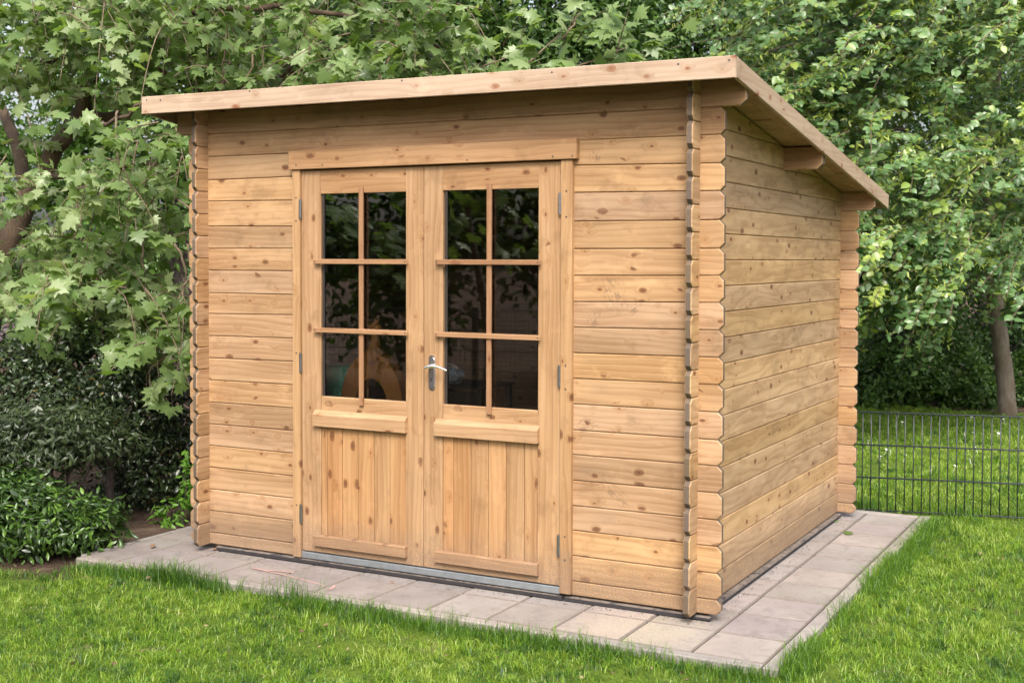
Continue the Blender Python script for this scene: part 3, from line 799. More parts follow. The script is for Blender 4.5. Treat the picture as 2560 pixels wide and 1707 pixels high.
# ------------------------------------------------------------------ foliage
UP = np.array([0, 0, 1.])
def norm(a): return a/(np.linalg.norm(a, axis=-1, keepdims=True)+1e-9)
def fan(outline, centre=(0, .42, 0)):
    V = np.array([centre]+[(p[0], p[1], p[2] if len(p) > 2 else 0) for p in outline], float); n = len(outline)
    T_ = np.array([(0, i+1, (i+1) % n+1) for i in range(n)])
    return V, T_
# plane leaf: five toothed lobes, unit length, base at the origin, tip along +y, face +z
half = [(.0, .03), (.14, -.02), (.34, -.08), (.33, .06), (.58, .14), (.47, .25), (.36, .32), (.44, .42), (.63, .58), (.42, .56), (.22, .55), (.25, .72), (.12, .80)]
L_plane = fan([(x_, y_, -.10*x_ + .10*math.sin(3*y_)*x_) for x_, y_ in half]+[(0, 1.02, -.06)]+[(-x_, y_, -.10*x_+.06*math.cos(4*y_)*x_) for x_, y_ in half[::-1][:-1]], (0, .36, .05))
half = [(.16, -.08), (.38, .02), (.46, .28), (.36, .58), (.16, .84)]
L_linden = fan([(0, 0, 0)]+[(x_, y_, -.16*x_) for x_, y_ in half]+[(0, 1.05, -.05)]+[(-x_, y_, -.16*x_) for x_, y_ in half[::-1]], (0, .38, .04))
L_bract = fan([(0, 0, 0), (.10, .25, .02), (.11, .7, -.03), (0, 1., -.08), (-.11, .7, -.03), (-.10, .25, .02)], (0, .5, .02))
L_small = fan([(0, 0, 0), (.24, .30, -.05), (.22, .65, -.05), (0, 1., -.04), (-.22, .65, -.05), (-.24, .30, -.05)], (0, .45, .04))
L_laurel = fan([(0, 0, 0), (.14, .25, -.03), (.17, .58, -.03), (0, 1., -.06), (-.17, .58, -.03), (-.14, .25, -.03)], (0, .5, .03))
L_tuft = (np.array([(0, 0, 0), (.30, .45, -.05), (0, 1, 0), (-.30, .45, -.05)], float), np.array([(0, 1, 2), (0, 2, 3)]))

def frames(nrm, tip):
    z = norm(nrm); y = tip-z*np.sum(tip*z, -1, keepdims=True); y = norm(y); x = np.cross(y, z)
    return np.stack([x, y, z], -1)                            # columns
def leaves(base, pos, nrm, tip, size, hue):
    R_ = frames(nrm, tip); V0, T0 = base
    Vc = np.repeat(V0[None], len(pos), 0); Vc[:, :, 2] *= rng.uniform(.2, 3., len(pos))[:, None]; Vc[:, :, 0] *= rng.uniform(.8, 1.1, len(pos))[:, None]
    V = np.einsum('nij,nkj->nki', R_, Vc)*size[:, None, None]+pos[:, None, :]
    T_ = T0[None]+(np.arange(len(pos))*len(V0))[:, None, None]
    return V.reshape(-1, 3), T_.reshape(-1, 3), np.repeat(hue, len(V0))
def rnd(n_, s=1.): return rng.normal(0, s, (n_, 3))

def boughs(count, per, u0, u1, v0, v1, d0, d1, keep=None, sig=(.30, .10, .25)):
    """spray starting points gathered on boughs, with shaded gaps between them"""
    out = []
    P_, u, v = region(count, u0, u1, v0, v1, d0, d1)
    for p, uu, vv in zip(P_, u, v):
        k = int(rng.integers(per//2, per*3//2)); tilt = rng.normal(0, .25)
        e = rng.normal(0, 1, (k, 3))*np.array(sig)
        for a in e:
            q = p+CR*a[0]+UP*(a[1]+tilt*a[0])-CF*a[2]*1.0
            w_ = project(q[None])[0]*.91875
            if keep is None or keep(w_[0], w_[1]): out.append((q, w_[0], w_[1]))
    return out
class Foliage:
    """the leaves of one plant: the nearest, largest ones become single parts, the rest one crown mesh"""
    def __init__(s): s.p = []; s.n = []; s.t = []; s.s = []; s.h = []
    def add(s, p, n_, t, size, hue):
        s.p.append(p); s.n.append(n_); s.t.append(t); s.s.append(size); s.h.append(hue)
    def build(s, base, mat, parent, inv, singles=0, crown='crown'):
        p, n_, t, sz, h = (np.concatenate(a) for a in (s.p, s.n, s.t, s.s, s.h)); N_ = len(p)
        single = np.zeros(N_, bool)
        if singles:
            q = project(p); ok = (q[:, 2] > .5) & (q[:, 0] > 10) & (q[:, 0] < 2550) & (q[:, 1] > 10) & (q[:, 1] < 1690)
            # not behind the shed, and foremost in its own patch of the view
            inshed = (q[:, 0] > 485) & (q[:, 0] < 2130) & (q[:, 1] > np.interp(q[:, 0], [360, 1838, 2220], [242, 142, 485]))
            ok &= ~(inshed & (q[:, 2] > 5.5))
            cell = (q[:, 0]//22).astype(int)*200+(q[:, 1]//22).astype(int)
            order = np.argsort(q[:, 2]); seen = set(); pick = []
            for i in order:
                if not ok[i]: continue
                if cell[i] in seen: continue
                seen.add(cell[i]); pick.append(i)
            pick = sorted(pick, key=lambda i: -sz[i]/q[i, 2])[:singles]
            single[pick] = True
        off = np.array(inv)
        m = ~single
        V, T_, H_ = leaves(base, p[m]-off, n_[m], t[m], sz[m], h[m])
        o = link(crown, trimesh(crown, V, T_, mat, H_), parent); o['kind'] = 'stuff'
        if singles:
            var = []
            for k in range(8):
                hh = (k+.5)/8; var.append(trimesh('leaf', base[0]*(random.uniform(.85, 1.08), 1, random.uniform(.4, 2.8)), base[1], mat, np.full(len(base[0]), hh)))
            R_ = frames(n_, t)
            for i in np.nonzero(single)[0]:
                mt = Matrix.Identity(4)
                for a in range(3):
                    for b_ in range(3): mt[a][b_] = R_[i][a][b_]*sz[i]
                    mt[a][3] = p[i][a]-off[a]
                link('leaf', var[int(min(.999, max(0, h[i]))*8)], parent, mt)
        return o

TO_CAM = lambda p: norm(CAM_POS-p)
def spray(fo, start, direction, length, n_, size, droop=.5, hue=(.5, .2), up=.8, cam=.5, jit=.42, twig=None, r=.004, stalk=.35):
    """a twig with leaves along it"""
    k = 6; ts = np.linspace(0, 1, k); d = norm(np.asarray(direction, float))
    side = rnd(1, .12)[0]
    pts = np.array([start+d*length*t+side*length*t*t-UP*droop*length*t*t for t in ts])
    if twig is not None: twig.tube(pts, list(np.linspace(r, r*.35, k)), 4, False)
    t = rng.uniform(.12, 1., n_); i = np.minimum((t*(k-1)).astype(int), k-2); f = t*(k-1)-i
    p = pts[i]*(1-f[:, None])+pts[i+1]*f[:, None]
    tang = norm(pts[i+1]-pts[i])
    lat = norm(np.cross(tang, UP[None])*np.where(rng.random(n_) < .5, 1, -1)[:, None]+rnd(n_, .35))
    sz = size*rng.uniform(.6, 1.15, n_)
    p = p+lat*(sz*stalk)[:, None]
    tip = norm(tang*.5+lat*.9-UP*.45+rnd(n_, .25))
    nr = norm(UP*up+TO_CAM(p)*cam+rnd(n_, jit))
    fo.add(p, nr, tip, sz, np.clip(rng.normal(hue[0], hue[1], n_), 0, 1))
    return pts
def limb(b, pts, r0, r1, n_=10, wob=.03):
    pts = np.array(pts, float); m = 4; out = [];
    for i in range(len(pts)-1):
        for k in range(m):
            t = k/m; p0, p1, p2, p3 = pts[max(i-1, 0)], pts[i], pts[i+1], pts[min(i+2, len(pts)-1)]
            out.append(.5*((2*p1)+(-p0+p2)*t+(2*p0-5*p1+4*p2-p3)*t*t+(-p0+3*p1-3*p2+p3)*t**3))
    out.append(pts[-1]); out = np.array(out); out[1:-1] += rng.normal(0, wob, (len(out)-2, 3))*.5
    b.tube(out, list(np.linspace(r0, r1, len(out))), n_)
    return out
def region(n_, u0, u1, v0, v1, d0, d1):
    u = rng.uniform(u0, u1, n_); v = rng.uniform(v0, v1, n_); d = rng.uniform(d0, d1, n_)
    return np.stack([at(a, b_, c) for a, b_, c in zip(u, v, d)]), u, v
def mound(fo, n_, c, rad, size, hue=(.5, .25), up=.5, out=.6, jit=.5, shell=.55, clumps=0):
    """leaves through an ellipsoid, thicker towards its skin, gathered in clumps"""
    c = np.array(c, float); rad = np.array(rad, float)
    d = norm(rnd(n_)); r = shell+(1-shell)*rng.random(n_)**.6
    if clumps:
        cc = norm(rnd(clumps)); k = rng.integers(0, clumps, n_); d = norm(cc[k]+rnd(n_, .22)); r = r*(.74+.44*rng.random(clumps))[k]
    p = c+d*r[:, None]*rad
    p = p[p[:, 2] > GZ+.01]; n2 = len(p); dd = norm((p-c)/rad)
    nr = norm(UP*up+dd*out+rnd(n2, jit)); tip = norm(dd*.6-UP*.2+rnd(n2, .6))
    fo.add(p, nr, tip, size*rng.uniform(.6, 1.2, n2), np.clip(rng.normal(hue[0], hue[1], n2), 0, 1))

# ---- plane tree at the left: trunk and limbs, hanging sprays of lobed leaves
base = at(-70, 1075, 10.0); base[2] = GZ-.05
plane = empty('plane_tree', base); tag(plane, 'spreading plane tree with lobed pale green leaves hanging beside and behind the shed', 'tree')
tb = MB()
fork = at(82, 415, 10.0)
limb(tb, [base-base, at(-45, 800, 10.0)-base, at(18, 560, 10.0)-base, fork-base], .16, .085, 12)
limb(tb, [at(60, 450, 10.)-base, at(130, 345, 9.9)-base, at(178, 265, 9.8)-base, at(205, 170, 9.7)-base, at(222, 105, 9.6)-base, at(260, -40, 9.4)-base, at(300, -250, 9.2)-base], .075, .04, 10)
limb(tb, [at(60, 470, 10.)-base, at(40, 330, 10.3)-base, at(-20, 200, 10.6)-base, at(-60, 20, 10.8)-base], .06, .03, 10)
tb.build('trunk', MB_plane, plane, True)
lim = [[(225, 120, 9.6), (265, 105, 9.5), (330, 140, 9.4), (420, 190, 9.3)],
       [(0, 195, 10.2), (60, 180, 10.), (110, 150, 9.9), (150, 120, 9.7)],
       [(178, 270, 9.8), (300, 255, 9.8), (480, 200, 10.2), (640, 160, 10.8), (720, 118, 11.4)],
       [(90, 410, 10.), (190, 395, 9.6), (300, 380, 9.2), (420, 395, 8.9)],
       [(590, 235, 10.6), (650, 170, 10.4), (705, 125, 10.2), (770, 130, 10.), (860, 180, 9.8)],
       [(240, 60, 9.5), (420, 30, 9.3), (640, 20, 9.2), (880, 50, 9.2), (1010, 110, 9.2)],
       [(170, 300, 9.8), (210, 290, 9.0), (250, 280, 8.5), (330, 235, 8.3)]]
for k, Lp in enumerate(lim):
    lb = MB(); limb(lb, [at(*q)-base for q in Lp], [.035, .035, .045, .03, .05, .03, .018][k], .012, 8); lb.build('limb', MB_plane, plane, True)
fo = Foliage(); tw = MB()
def plane_sprays(count, u0, u1, v0, v1, d0, d1, size=.102, keep=None, n0=8, n1=17):
    for p, uu, vv in boughs(max(3, count//5), 7, u0, u1, v0, v1, d0, d1, keep):
        d = CR*rng.normal(.25, .6)-CF*rng.uniform(.1, .9)+UP*rng.normal(-.15, .35)
        spray(fo, p, d, rng.uniform(.28, .6), int(rng.integers(n0, n1)), size*rng.uniform(.8, 1.2), droop=rng.uniform(.2, .9), hue=(rng.normal(.60, .17), .19), cam=.42, jit=.55, twig=tw, r=.006)
TRUNK_LINE = np.array([(20, 560), (60, 450), (85, 410), (130, 345), (178, 265), (205, 170), (220, 105), (240, 40)], float)
def near_trunk(u, v, w_=34):
    best = 1e9
    for a, b_ in zip(TRUNK_LINE[:-1], TRUNK_LINE[1:]):
        d = b_-a; t = min(1, max(0, ((np.array([u, v])-a) @ d)/(d @ d))); best = min(best, np.hypot(*(a+d*t-(u, v))))
    return best < w_
hole = lambda u, v: not ((near_trunk(u, v, 62) and rng.random() < .86) or (abs(u-105) < 42 and abs(v-490) < 38) or (abs(u-45) < 30 and abs(v-110) < 28) or (abs(u-200) < 70 and abs(v-340) < 70 and rng.random() < .45)
                         or (abs(u-90) < 70 and abs(v-330) < 90 and rng.random() < .55))
plane_sprays(225, -90, 470, -120, 210, 8.6, 10.4, keep=hole)
plane_sprays(125, 430, 1010, -120, 150, 8.4, 10.2)
plane_sprays(80, 690, 1000, 80, 190, 8.2, 9.6)
plane_sprays(135, 60, 440, 330, 700, 7.9, 9.4, keep=hole)
plane_sprays(42, 190, 440, 640, 800, 7.8, 8.6, keep=lambda u, v: u > 190+(v-640)*.9)
plane_sprays(30, -80, 140, 560, 640, 9.4, 10.2)
plane_sprays(14, 10, 200, 640, 700, 8.6, 9.2, keep=lambda u, v: u > 40)
plane_sprays(20, -90, 80, 200, 560, 9.6, 10.4, keep=hole)
for (u, v) in ((330, 820), (300, 800), (385, 905), (360, 880), (410, 780)):
    spray(fo, at(u, v-60, 7.9), -UP+CR*.1, .25, 6, .14, .2, (.62, .12), twig=tw)
# a branch reaching over the roof towards the right
for (u, v, n_) in ((1060, 130, 12), (1130, 150, 12), (1210, 110, 14), (1260, 140, 12), (1310, 90, 14), (1350, 60, 10), (1400, 110, 14), (1460, 130, 12), (1500, 105, 8), (1340, 20, 6), (1180, 70, 8), (1380, 150, 14), (1020, 160, 14), (1290, 170, 12), (1440, 90, 8)):
    spray(fo, at(u-25, v+35, 9.3+rng.normal(0, .2)), CR*rng.normal(.3, .4)+UP*.7-CF*.3, .38, n_, .15, .25, (.62, .14), twig=tw, r=.006)
# all the plane leaves, as single parts and one crown mesh
fo.build(L_plane, ML_plane, plane, base, 300)
tl_ = MB()
for (u0, v0, u1, v1, d0) in ((1000, 180, 1190, 120, 9.3), (1190, 160, 1300, 60, 9.3), (1240, 170, 1440, 110, 9.3), (1290, 90, 1345, 10, 9.3)):
    limb(tl_, [at(u0, v0, d0)-base, at((u0+u1)/2, (v0+v1)/2+8, d0)-base, at(u1, v1, d0)-base], .011, .004, 6, .012)
tw2 = MB(); tw2.V = [tuple(np.array(v)-base) for v in tw.V]; tw2.F = tw.F; tw2.V, tw2.F = tw2.V, list(tw2.F); tw2.add(tl_.V, tl_.F)
# hanging bare twigs
for (u, v, l, dd) in ((160, 405, .55, 8.5), (270, 255, .5, 8.4), (230, 620, .4, 8.2), (600, 30, .5, 8.8), (520, 40, .6, 8.8), (580, 120, .35, 8.7), (400, 560, .35, 8.), (350, 790, .3, 7.9), (330, 520, .5, 8.2), (430, 560, .4, 8.)):
    p = at(u, v, dd)-base; limb(tw2, [p, p+np.array([.03, 0, -l*.35])+rnd(1, .03)[0], p+np.array([-.02, .02, -l*.7])+rnd(1, .04)[0], p+np.array([.02, 0, -l])], .009, .004, 6, .012)
tag(tw2.build('twig', MB_twig, plane, True), kind='stuff')

# ---- linden at the right
base = at(2313, 947, 13.3); base[2] = GZ-.05
lind = empty('linden_tree', base); tag(lind, 'linden tree with heart shaped leaves and a bare grey trunk beyond the wire fence', 'tree')
tb = MB()
limb(tb, [(0, 0, 0), at(2306, 860, 13.3)-base, at(2293, 740, 13.25)-base, at(2276, 600, 13.2)-base, at(2268, 480, 13.2)-base, at(2262, 330, 13.1)-base, at(2290, 150, 13.)-base, at(2330, -60, 12.9)-base], .098, .05, 14, .012)
tb.build('trunk', MB_linden, lind, True)
for Lp, r0 in (([(2268, 430, 13.1), (2200, 470, 12.4), (2090, 500, 11.8), (1960, 520, 11.4)], .03), ([(2265, 350, 13.1), (2180, 320, 12.3), (2030, 300, 11.6), (1880, 300, 11.2)], .03),
               ([(2275, 250, 13.), (2200, 170, 12.2), (2050, 110, 11.6), (1850, 100, 11.4), (1760, 120, 11.2)], .035), ([(2275, 500, 13.2), (2320, 400, 12.4), (2400, 330, 11.8)], .03),
               ([(2290, 150, 13.), (2250, 60, 12.2), (2100, -20, 11.6)], .03), ([(2280, 640, 13.2), (2200, 620, 12.6), (2080, 610, 12.)], .02), ([(2285, 660, 13.2), (2340, 590, 12.6), (2420, 520, 12.)], .02)):
    lb = MB(); limb(lb, [at(*q)-base for q in Lp], r0, .008, 8); lb.build('limb', MB_linden, lind, True)
fo = Foliage(); br = Foliage(); tw = MB()
def linden_sprays(count, u0, u1, v0, v1, d0, d1, keep=None, n0=20, n1=36, size=.062):
    for p, uu, vv in boughs(count//7, 11, u0, u1, v0, v1, d0, d1, keep, (.34, .085, .30)):
        d = -CR*rng.uniform(.2, 1.)-CF*rng.uniform(.2, 1.)+UP*rng.normal(-.05, .18)
        L_ = rng.uniform(.35, .75); hh = rng.normal(.42, .15)
        spray(fo, p, d, L_, int(rng.integers(n0, n1)), size*rng.uniform(.8, 1.25), droop=rng.uniform(.2, .55), hue=(hh, .12), up=.9, cam=.65, jit=.40, twig=tw, r=.006)
        spray(br, p+UP*.015, d, L_, int(rng.integers(11, 22)), size*.95, droop=rng.uniform(.2, .5), hue=(.86, .12), up=.5, cam=.4, jit=.6)
edge = lambda u, v: v < np.interp(u, [1690, 1990, 2040, 2120, 2200, 2250, 2330, 2400], [120, 690, 720, 640, 720, 600, 600, 660])+rng.normal(0, 18) and not (abs(u-2275) < 42 and v > 430 and rng.random() < .75)
linden_sprays(1350, 1680, 2460, -120, 720, 10.6, 12.9, edge)
linden_sprays(120, 1960, 2200, 500, 690, 10.8, 11.8, edge)
linden_sprays(80, 1960, 2030, 560, 720, 11., 11.8, edge)
linden_sprays(70, 2120, 2460, 560, 720, 11.6, 12.6, edge)
fo.build(L_linden, ML_linden, lind, base, 300)
br.build(L_bract, ML_linden, lind, base, 0, 'blossom')
tw.V = [tuple(np.array(v)-base) for v in tw.V]; tag(tw.build('twig', MB_twig, lind, True), kind='stuff')

# ---- woods behind: each tree its own trunk and crown
def back_tree(name, u, d, crown_blobs, n_, size, mat, label, leaf=L_small, trunk_r=.12, hue=(.45, .25), shell=.35, group=None, bark_=MB_dark, top=None, clumps=36):
    bs = at(u, 900, d); bs[2] = GZ-.05
    o = empty(name, bs); tag(o, label, 'tree', group)
    b = MB(); tz = top if top else max(c[1] for c in crown_blobs)
    tip = at(crown_blobs[0][0], crown_blobs[0][1], d); limb(b, [(0, 0, 0), np.array([.05, 0, 1.2]), (tip-bs)*.55+rnd(1, .05)[0], tip-bs], trunk_r, trunk_r*.35, 9)
    for cb in crown_blobs[1:]:
        q = at(cb[0], cb[1], d)-bs; limb(b, [(tip-bs)*.4, (tip-bs)*.3+q*.5+rnd(1, .1)[0], q], trunk_r*.4, .012, 6)
    b.build('trunk', bark_, o, True)
    f = Foliage(); tot = sum(c[2]*c[3] for c in crown_blobs)
    for (cu, cv, ru, rv, rd) in crown_blobs:
        k = d/(F_PX*.91875); mound(f, int(n_*ru*rv/tot), at(cu, cv, d), (ru*k, rd, rv*k), size, hue, .55, .5, .55, shell, clumps)
    f.build(leaf, mat, o, bs)
    return o
# dark hornbeam mass over the middle of the roof
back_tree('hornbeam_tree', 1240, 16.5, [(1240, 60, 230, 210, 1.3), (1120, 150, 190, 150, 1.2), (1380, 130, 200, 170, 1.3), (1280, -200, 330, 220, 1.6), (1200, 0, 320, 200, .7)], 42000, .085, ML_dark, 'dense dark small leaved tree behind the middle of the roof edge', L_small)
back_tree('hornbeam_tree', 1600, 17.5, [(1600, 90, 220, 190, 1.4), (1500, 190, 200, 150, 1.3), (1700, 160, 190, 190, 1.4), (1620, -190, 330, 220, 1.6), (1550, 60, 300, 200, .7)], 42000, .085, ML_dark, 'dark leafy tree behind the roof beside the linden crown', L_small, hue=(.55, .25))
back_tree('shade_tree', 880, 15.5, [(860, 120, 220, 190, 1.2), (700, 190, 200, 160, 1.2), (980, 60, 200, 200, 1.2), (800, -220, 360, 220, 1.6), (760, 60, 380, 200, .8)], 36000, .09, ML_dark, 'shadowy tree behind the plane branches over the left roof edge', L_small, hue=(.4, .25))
back_tree('maple_tree', 420, 14.5, [(400, 330, 180, 150, 1.), (250, 200, 200, 130, 1.1), (520, 160, 200, 150, 1.1), (330, 520, 140, 150, .9), (300, -60, 260, 130, 1.2)], 15000, .095, ML_back, 'bright green tree glowing through behind the plane limbs', L_small, hue=(.5, .25), shell=.25, bark_=MB_dark)
back_tree('maple_tree', -40, 15., [(-60, 330, 150, 130, 1.), (60, 620, 120, 100, .9), (-90, 120, 150, 110, 1.), (230, 640, 110, 110, .9), (-80, 560, 140, 140, 1.), (190, 360, 110, 110, .8), (130, 440, 70, 60, .6)], 15000, .095, ML_back, 'bright green tree at the far left behind the plane trunk', L_small, hue=(.5, .25), shell=.25)
# dark wood at the right beyond the lawn
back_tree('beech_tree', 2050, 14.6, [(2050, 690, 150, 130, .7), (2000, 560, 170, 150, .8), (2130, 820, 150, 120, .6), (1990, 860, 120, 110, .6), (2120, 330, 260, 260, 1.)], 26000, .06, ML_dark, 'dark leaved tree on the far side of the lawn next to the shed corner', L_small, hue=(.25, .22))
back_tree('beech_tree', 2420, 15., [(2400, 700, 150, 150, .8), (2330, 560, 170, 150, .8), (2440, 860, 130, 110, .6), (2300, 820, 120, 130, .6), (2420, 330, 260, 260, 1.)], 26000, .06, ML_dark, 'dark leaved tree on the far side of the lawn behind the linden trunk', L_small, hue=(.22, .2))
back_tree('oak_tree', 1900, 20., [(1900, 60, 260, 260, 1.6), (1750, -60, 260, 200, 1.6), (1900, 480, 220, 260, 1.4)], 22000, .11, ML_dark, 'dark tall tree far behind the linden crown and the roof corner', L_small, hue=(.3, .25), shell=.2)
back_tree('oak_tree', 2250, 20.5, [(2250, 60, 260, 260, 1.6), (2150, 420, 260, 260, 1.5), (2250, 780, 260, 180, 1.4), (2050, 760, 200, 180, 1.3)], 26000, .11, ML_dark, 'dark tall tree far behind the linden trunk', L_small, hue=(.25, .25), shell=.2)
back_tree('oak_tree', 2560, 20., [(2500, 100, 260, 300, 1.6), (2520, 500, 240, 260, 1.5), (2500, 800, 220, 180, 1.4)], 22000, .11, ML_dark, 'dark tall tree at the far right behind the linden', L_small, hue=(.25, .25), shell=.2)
# undergrowth along the far lawn edge
def shrub(name, blobs, n_, size, mat, label, leaf, hue, singles=0, up=.5, out=.6, jit=.5, shell=.5, stems=5, clumps=30, stem_r=.012, bark_=MB_dark, cat='shrub'):
    c0 = np.array(blobs[0][0], float); bs = np.array([c0[0], c0[1], GZ-.02])
    o = empty(name, bs); tag(o, label, cat)
    b = MB()
    for k in range(stems):
        c, r = blobs[k % len(blobs)]; q = np.array(c, float)+rnd(1)[0]*np.array(r)*.4-bs
        limb(b, [rnd(1, .03)[0]*(1, 1, 0), q*(.35, .35, .45)+rnd(1, .04)[0], q], stem_r, stem_r*.3, 6)
    b.build('stem', bark_, o, True)
    f = Foliage(); tot = sum(r[0]*r[2] for c, r in blobs)
    for c, r in blobs: mound(f, int(n_*r[0]*r[2]/tot), c, r, size, hue, up, out, jit, shell, clumps)
    f.build(leaf, mat, o, bs, singles, 'foliage')
    return o
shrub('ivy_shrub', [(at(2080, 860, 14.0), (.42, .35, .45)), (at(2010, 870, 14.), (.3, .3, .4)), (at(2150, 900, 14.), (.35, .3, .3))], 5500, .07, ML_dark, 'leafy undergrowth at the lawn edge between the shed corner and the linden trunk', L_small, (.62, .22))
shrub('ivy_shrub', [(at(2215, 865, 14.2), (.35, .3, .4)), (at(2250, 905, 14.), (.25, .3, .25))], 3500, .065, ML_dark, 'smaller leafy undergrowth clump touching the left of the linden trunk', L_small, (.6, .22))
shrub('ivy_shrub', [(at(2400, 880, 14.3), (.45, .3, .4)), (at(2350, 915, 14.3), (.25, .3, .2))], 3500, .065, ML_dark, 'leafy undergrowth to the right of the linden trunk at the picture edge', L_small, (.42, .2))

# far greenery seen through the gaps at the left, with lilac blossom
shrub('pale_bush', [(at(60, 800, 22.), (1.4, 1., 1.3)), (at(230, 760, 22.), (1.3, 1., 1.2)), (at(-60, 700, 23.), (1.3, 1., 1.6))], 9000, .13, ML_pale, 'pale bush far behind the dark evergreen at the left', L_small, (.5, .3), clumps=50)
shrub('pale_bush', [(at(420, 820, 24.), (1.5, 1., 1.6)), (at(330, 640, 24.), (1.2, 1., 1.3))], 7000, .13, ML_pale, 'pale far bush just left of the shed corner behind the evergreen', L_small, (.4, .3), clumps=50)
shrub('lilac_bush', [(at(25, 790, 19.5), (.30, .3, .36)), (at(55, 770, 19.6), (.16, .2, .2))], 500, .06, ML_lilac, 'lilac bush with purple blossom at the far left edge', L_tuft, (.5, .3), clumps=16)

# ---- shrubs on the left bed
shrub('holly_shrub', [(at(330, 930, 8.3), (.42, .38, .42)), (at(200, 850, 8.2), (.50, .40, .34)), (at(120, 960, 8.0), (.55, .4, .4)), (at(400, 1040, 8.4), (.34, .35, .42)), (at(330, 1080, 8.3), (.4, .35, .3)), (at(0, 880, 8.2), (.5, .4, .38))],
      20000, .042, ML_holly, 'tall dark evergreen shrub with yellowing leaves left of the shed', L_small, (.36, .24), 300, stems=14, shell=.3, clumps=60, stem_r=.014)
hb = MB(); b0 = at(262, 1245, 7.55); b0[2] = GZ
hs = empty('bare_trunk', b0); tag(hs, 'thin dark trunk rising through the evergreen beside the paving', 'tree')
limb(hb, [(0, 0, 0), at(255, 1130, 7.62)-b0, at(250, 1010, 7.85)-b0, at(244, 900, 8.1)-b0, at(240, 740, 8.4)-b0], .034, .012, 9, .012); hb.build('trunk', MB_dark, hs, True)
shrub('olive_shrub', [(at(90, 1010, 7.3), (.42, .35, .24)), (at(200, 1000, 7.4), (.3, .3, .2)), (at(-40, 1040, 7.3), (.4, .3, .25))], 6500, .055, ML_olive, 'grey green shrub with narrow leaves above the bright laurel', L_laurel, (.5, .25), 300, up=.4, stems=10, shell=.35, clumps=40)
shrub('laurel_shrub', [(at(110, 1195, 6.95), (.36, .30, .22)), (at(215, 1215, 6.95), (.16, .22, .17)), (at(10, 1170, 6.9), (.34, .3, .26)), (at(-90, 1200, 6.9), (.3, .3, .25))], 8200, .056, ML_laurel, 'low bright green laurel shrub at the left end of the paving', L_laurel, (.45, .26), 300, up=.7, out=.5, stems=16, shell=.35, clumps=70)
shrub('spindle_shrub', [(at(400, 1165, 7.75), (.13, .15, .14)), (at(440, 1100, 7.9), (.10, .12, .22)), (at(370, 1205, 7.7), (.10, .1, .08))], 420, .065, ML_sprig, 'small light green sprouting shrub tucked behind the left shed corner', L_laurel, (.5, .3), 120, up=.8, stems=8, shell=.2, clumps=14, stem_r=.006)

# trees behind the viewer: they are what the door glass mirrors
def rear_tree(name, x_, y_, blobs, n_, size, mat, label, leaf):
    bs = np.array([x_, y_, GZ-.05]); o = empty(name, bs); tag(o, label, 'tree'); b = MB()
    limb(b, [(0, 0, 0), (.05, .03, 1.2), (.0, .1, 2.4), (.1, .1, 4.)], .16, .06, 9); b.build('trunk', MB_dark, o, True)
    f = Foliage()
    for c, r, k in blobs: mound(f, int(n_*k*1.8), c, r, size, (.45, .25), .5, .5, .55, .3, 40)
    f.build(leaf, mat, o, bs)
rear_tree('street_tree', -5.5, -9.5, [((-5.5, -9.5, 3.2), (2.6, 1.5, 2.2), .5), ((-7.5, -8.5, 2.0), (2., 1.4, 1.8), .3), ((-3.5, -10., 2.6), (1.8, 1.2, 2.), .2)], 9000, .16, ML_dark, 'dark tree behind the viewer, mirrored in the left door glass', L_small)
rear_tree('street_tree', -2.0, -11., [((-2., -11., 3.2), (2.6, 1.5, 2.2), .5), ((-.5, -11., 2.2), (2., 1.4, 1.8), .25), ((-4., -11.5, 1.6), (2.2, 1.2, 1.6), .25)], 9000, .16, ML_dark, 'dark tree behind the viewer, mirrored in the right door glass', L_small)
rear_tree('street_tree', -9.5, -7., [((-9.5, -7., 3.), (1.8, 2., 2.4), .6), ((-10., -5., 2.4), (1.5, 1.8, 1.8), .4)], 6000, .16, ML_dark, 'dark tree to the left behind the viewer, mirrored in the door glass', L_small)
bs = np.array([-3.6, -4.4, GZ]); o = empty('plane_sapling', bs); tag(o, 'young plane tree behind the viewer whose leaves mirror in the right door glass', 'tree')
b = MB(); limb(b, [(0, 0, 0), (.05, 0, 1.), (-.1, .1, 2.2), (.1, .2, 3.2)], .05, .02, 8); b.build('trunk', MB_plane, o, True)
f = Foliage()
for k in range(46):
    p = np.array([rng.uniform(-4.5, -2.1), rng.uniform(-4.6, -3.2), rng.uniform(1.7, 3.3)])
    spray(f, p, rnd(1)[0]-UP*.3, .45, 9, .15, .5, (.55, .15))
f.build(L_plane, ML_plane, o, bs)

